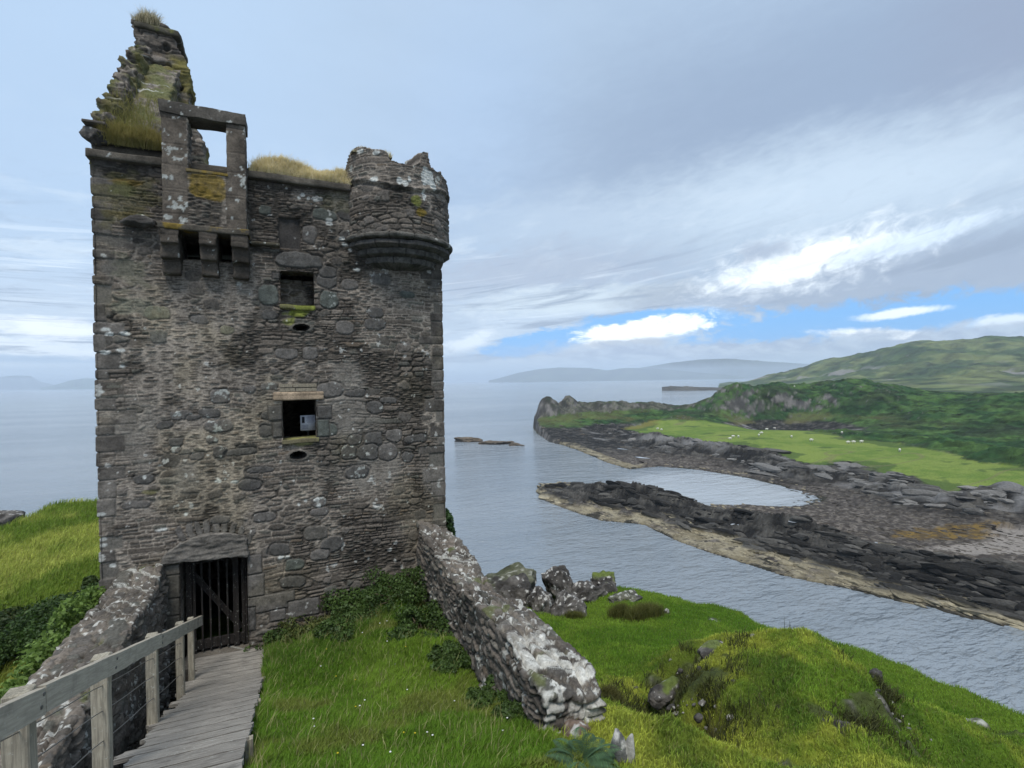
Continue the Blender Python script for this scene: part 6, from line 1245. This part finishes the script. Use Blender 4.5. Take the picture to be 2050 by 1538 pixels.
# broken rock along the reef and the shore: far too many pieces to count
def shore_rocks():
    r_ = np.random.default_rng(99); a = Acc(); sets = []
    PX, PY = r_.uniform(1060, 2200, 26000), 860 + 440 * r_.random(26000) ** .8
    q = np.array([tuple(onZ(px, py, 1)[:2]) for px, py in zip(PX, PY)]); shoreside = PY > np.interp(PX, [1060, 1255, 1400, 1550, 1700, 1830, 1950, 2050, 2200], [850, 857, 887, 908, 927, 952, 972, 986, 1012]) - 2
    z, g_, s_, d_ = coast_zv(q[:, 0], q[:, 1]); D_ = np.hypot(q[:, 0], q[:, 1]); cl = fbm2(q[:, 0] * .12, q[:, 1] * .12, 3, 98)
    ok = (s_ > -.4) & (g_ < -1) & (z > -.3) & shoreside
    for c_, L_ in POOLS: ok &= np.hypot(q[:, 0] - c_[0], q[:, 1] - c_[1]) > L_ * 1.2 + .3
    on_reef = ok & (d_ < 11); ledge_ = ok & (g_ > -16) & (~on_reef); beach = ok & (~on_reef) & (~ledge_)
    pick = (on_reef & (r_.random(len(q)) < .62) & ((cl > -.16) | (s_ < 2.5))) | (ledge_ & (r_.random(len(q)) < .42) & (cl > -.2)) | (beach & (r_.random(len(q)) < .42)); q, z, g_, s_, d_, D_, on_reef, ledge_, cl = [w_[pick] for w_ in (q, z, g_, s_, d_, D_, on_reef, ledge_, cl)]
    V1, T1 = ico(1); V2, T2 = ico(2); ux, uy = sdir
    for i in range(len(q)):
        sz = D_[i] / 100 * (.22 + 1.05 * r_.random() ** 4) if on_reef[i] else (D_[i] / 100 * (.28 + .8 * r_.random() ** 3) if ledge_[i] else D_[i] / 100 * (.12 + .25 * r_.random() ** 3))
        sz = min(sz, 2.4); V0, T0 = (V2, T2) if sz > .55 else (V1, T1)
        Nn = r_.normal(size=(10, 3)); Nn /= np.linalg.norm(Nn, axis=1)[:, None]; qq_ = V0 @ Nn.T; rr0 = np.minimum(np.min(np.where(qq_ > .05, r_.uniform(.6, 1, 10) / np.maximum(qq_, .05), 9), axis=1), 1.35)
        v = V0 * rr0[:, None] * sz * np.array([1.3 + 2.2 * r_.random() ** 2, .55 + .35 * r_.random(), .38 + .35 * r_.random()]); an = r_.normal() * .22; tl = -.4 + r_.normal() * .25
        v = np.stack([v[:, 0], v[:, 1] * math.cos(tl) - v[:, 2] * math.sin(tl), v[:, 1] * math.sin(tl) + v[:, 2] * math.cos(tl)], 1)
        cx, cy = ux * math.cos(an) - uy * math.sin(an), ux * math.sin(an) + uy * math.cos(an); w_ = np.stack([v[:, 0] * cx - v[:, 1] * cy + q[i, 0], v[:, 0] * cy + v[:, 1] * cx + q[i, 1], v[:, 2] + z[i] - .12 * sz], 1)
        k_ = r_.random(); base_ = (C(.018, .017, .016) * (1 - k_) + C(.10, .094, .084) * k_ ** 2) if on_reef[i] else ((C(.06, .057, .053) * (1 - k_) + C(.22, .21, .195) * k_) if ledge_[i] else (C(.035, .03, .025) * (1 - k_) + C(.14, .122, .10) * k_))
        hz_ = w_[:, 2] + .5 * cl[i] + .3 * (k_ - .5); tn = sst(hz_, .1, .3) * sst(hz_, 1.05, .6) * (on_reef[i] or s_[i] < 4); cc = lerp(np.broadcast_to(base_, w_.shape), C(.34, .295, .20) * (.6 + .6 * k_), tn * .9); cc = lerp(cc, C(.03, .026, .018), sst(hz_, .22, .05))
        a.add(w_, T0, cc)
    o = a.build('shore_rocks', M_far, None, False); tag(o, 'broken dark and pale rocks covering the reef, beach and ledges across the channel', 'rocks', kind='stuff'); print('shore rocks', len(q))
shore_rocks()

# ------------------------------------------------------------------ sheep on the far pasture
def make_sheep():
    parts = [];
    def ell(c_, s_, sub=2):
        V, T = ico(sub); parts.append((V * np.array(s_) + np.array(c_), T.tolist()))
    ell((0, 0, .62), (.52, .27, .28), 3); ell((.02, 0, .68), (.42, .25, .24)); ell((.50, 0, .66), (.17, .11, .14)); ell((.66, 0, .60), (.16, .075, .085)); ell((.52, .12, .70), (.04, .08, .03)); ell((.52, -.12, .70), (.04, .08, .03)); ell((-.52, 0, .62), (.05, .04, .13))
    for x in (-.32, .30):
        for y in (-.13, .13): V_, F_ = tube([(x, y, .55), (x + .02, y, .28), (x, y, 0)], [.075, .045, .04], 8); V_ = np.vstack([V_, [(x, y, .6), (x, y, -.02)]]); k_ = len(V_); F2 = [list(f) for f in F_] + [[i, (i + 1) % 8, k_ - 2][::-1] for i in range(8)] + [[16 + i, 16 + (i + 1) % 8, k_ - 1] for i in range(8)]; parts.append((V_, F2))
    V_, F_ = merge(parts); v, f, nn = remesh(V_, F_, .028); cc = lerp(C(.62, .60, .54), C(.45, .42, .36), sst(v[:, 0], .6, .66) * 1.); cc = lerp(cc, C(.3, .28, .25), sst(v[:, 2], .25, .15)); v = v + nn * (.018 * fbm3(v[:, 0] * 9, v[:, 1] * 9, v[:, 2] * 9, 3, 5))[:, None]
    return mkmesh('sheep', v, f, M_wool, cols=cc)
sh0 = make_sheep(); z2 = lambda x, y: (1450 + x * .2927, 650 + y * .2927); z1_ = lambda x, y: (900 + x * .2927, 680 + y * .2927)
spots = [(z2(290, 697), 5, 'farthest sheep on the middle of the pasture near the bracken'), (z2(345, 713), 5, 'sheep just right of and nearer than the farthest one'), (z2(255, 748), 5, 'bright sheep above its smaller neighbour on the left of the pasture'), (z2(237, 763), 5, 'small sheep close below the bright one'), (z2(60, 772), 5, 'left sheep of the pair above the shore path'), (z2(97, 772), 5, 'right sheep of the pair above the shore path'), (z2(40, 787), 4.6, 'sheep below the pair nearest the beach'), (z2(460, 774), 5, 'sheep grazing by the first dark bracken patch'),
         (z2(595, 797), 5, 'sheep beside the second dark bracken patch'), (z2(805, 753), 5, 'sheep against the dark bracken edge'), (z2(848, 813), 5, 'left sheep of the row of three mid pasture'), (z2(885, 811), 5, 'middle sheep of the row of three mid pasture'), (z2(938, 808), 5, 'right sheep of the row of three mid pasture'), (z2(1200, 868), 5, 'nearest and largest looking sheep at the bracken edge'), (z1_(1424, 614), 4.6, 'left sheep of the two on the far left pasture'), (z1_(1450, 620), 4.6, 'right sheep of the two on the far left pasture'),
         (z2(150, 436), 0, 'sheep on the low end of the far knoll'), (z2(480, 424), 0, 'sheep on the top of the far knoll')]
for i, ((px, py), zg, lab) in enumerate(spots):
    if zg:
        q = onZ(px, py + 1, zg)
        for _ in range(4): q = onZ(px, py + 1, coast_z(q[0], q[1]))
    else: 
        best = None
        for dd in np.arange(300, 345, 1.5):
            p = onD(px, py + 1, dd); dz_ = coast_z(p[0], p[1]) - p[2]
            if best is None or abs(dz_) < best[0]: best = (abs(dz_), p)
        q = best[1]
    o = sh0 if i == 0 else sh0.copy()
    if i: col.objects.link(o)
    o.location = (q[0], q[1], coast_z(q[0], q[1]) + .02); o.rotation_euler.z = random.uniform(0, 6.28) if i % 2 else R(-24 + 180 * (i % 4 // 2)); s_ = 1.25; o.scale = (s_, s_, s_); tag(o, lab, 'sheep', 'sheep grazing on the far pasture')

# ------------------------------------------------------------------ haze over the sea and the distant hills
hz = mkmesh('haze', *boxes_vf([(3000, 3000, 119.5, 59000, 59000, 241)]), M_dark, smooth=False); hm_ = bpy.data.materials.new('haze'); hm_.use_nodes = True; k = N(hm_.node_tree); hm_.node_tree.nodes.clear()
pv = k.new('ShaderNodeVolumePrincipled', {'Color': (.78, .88, 1, 1), 'Density': 1.4e-4, 'Anisotropy': .1}); k.l.new(pv.outputs[0], k.new('ShaderNodeOutputMaterial').inputs[1]); hz.data.materials.clear(); hz.data.materials.append(hm_); tag(hz, 'thin pale sea haze that fades the far coast', 'haze', kind='stuff')
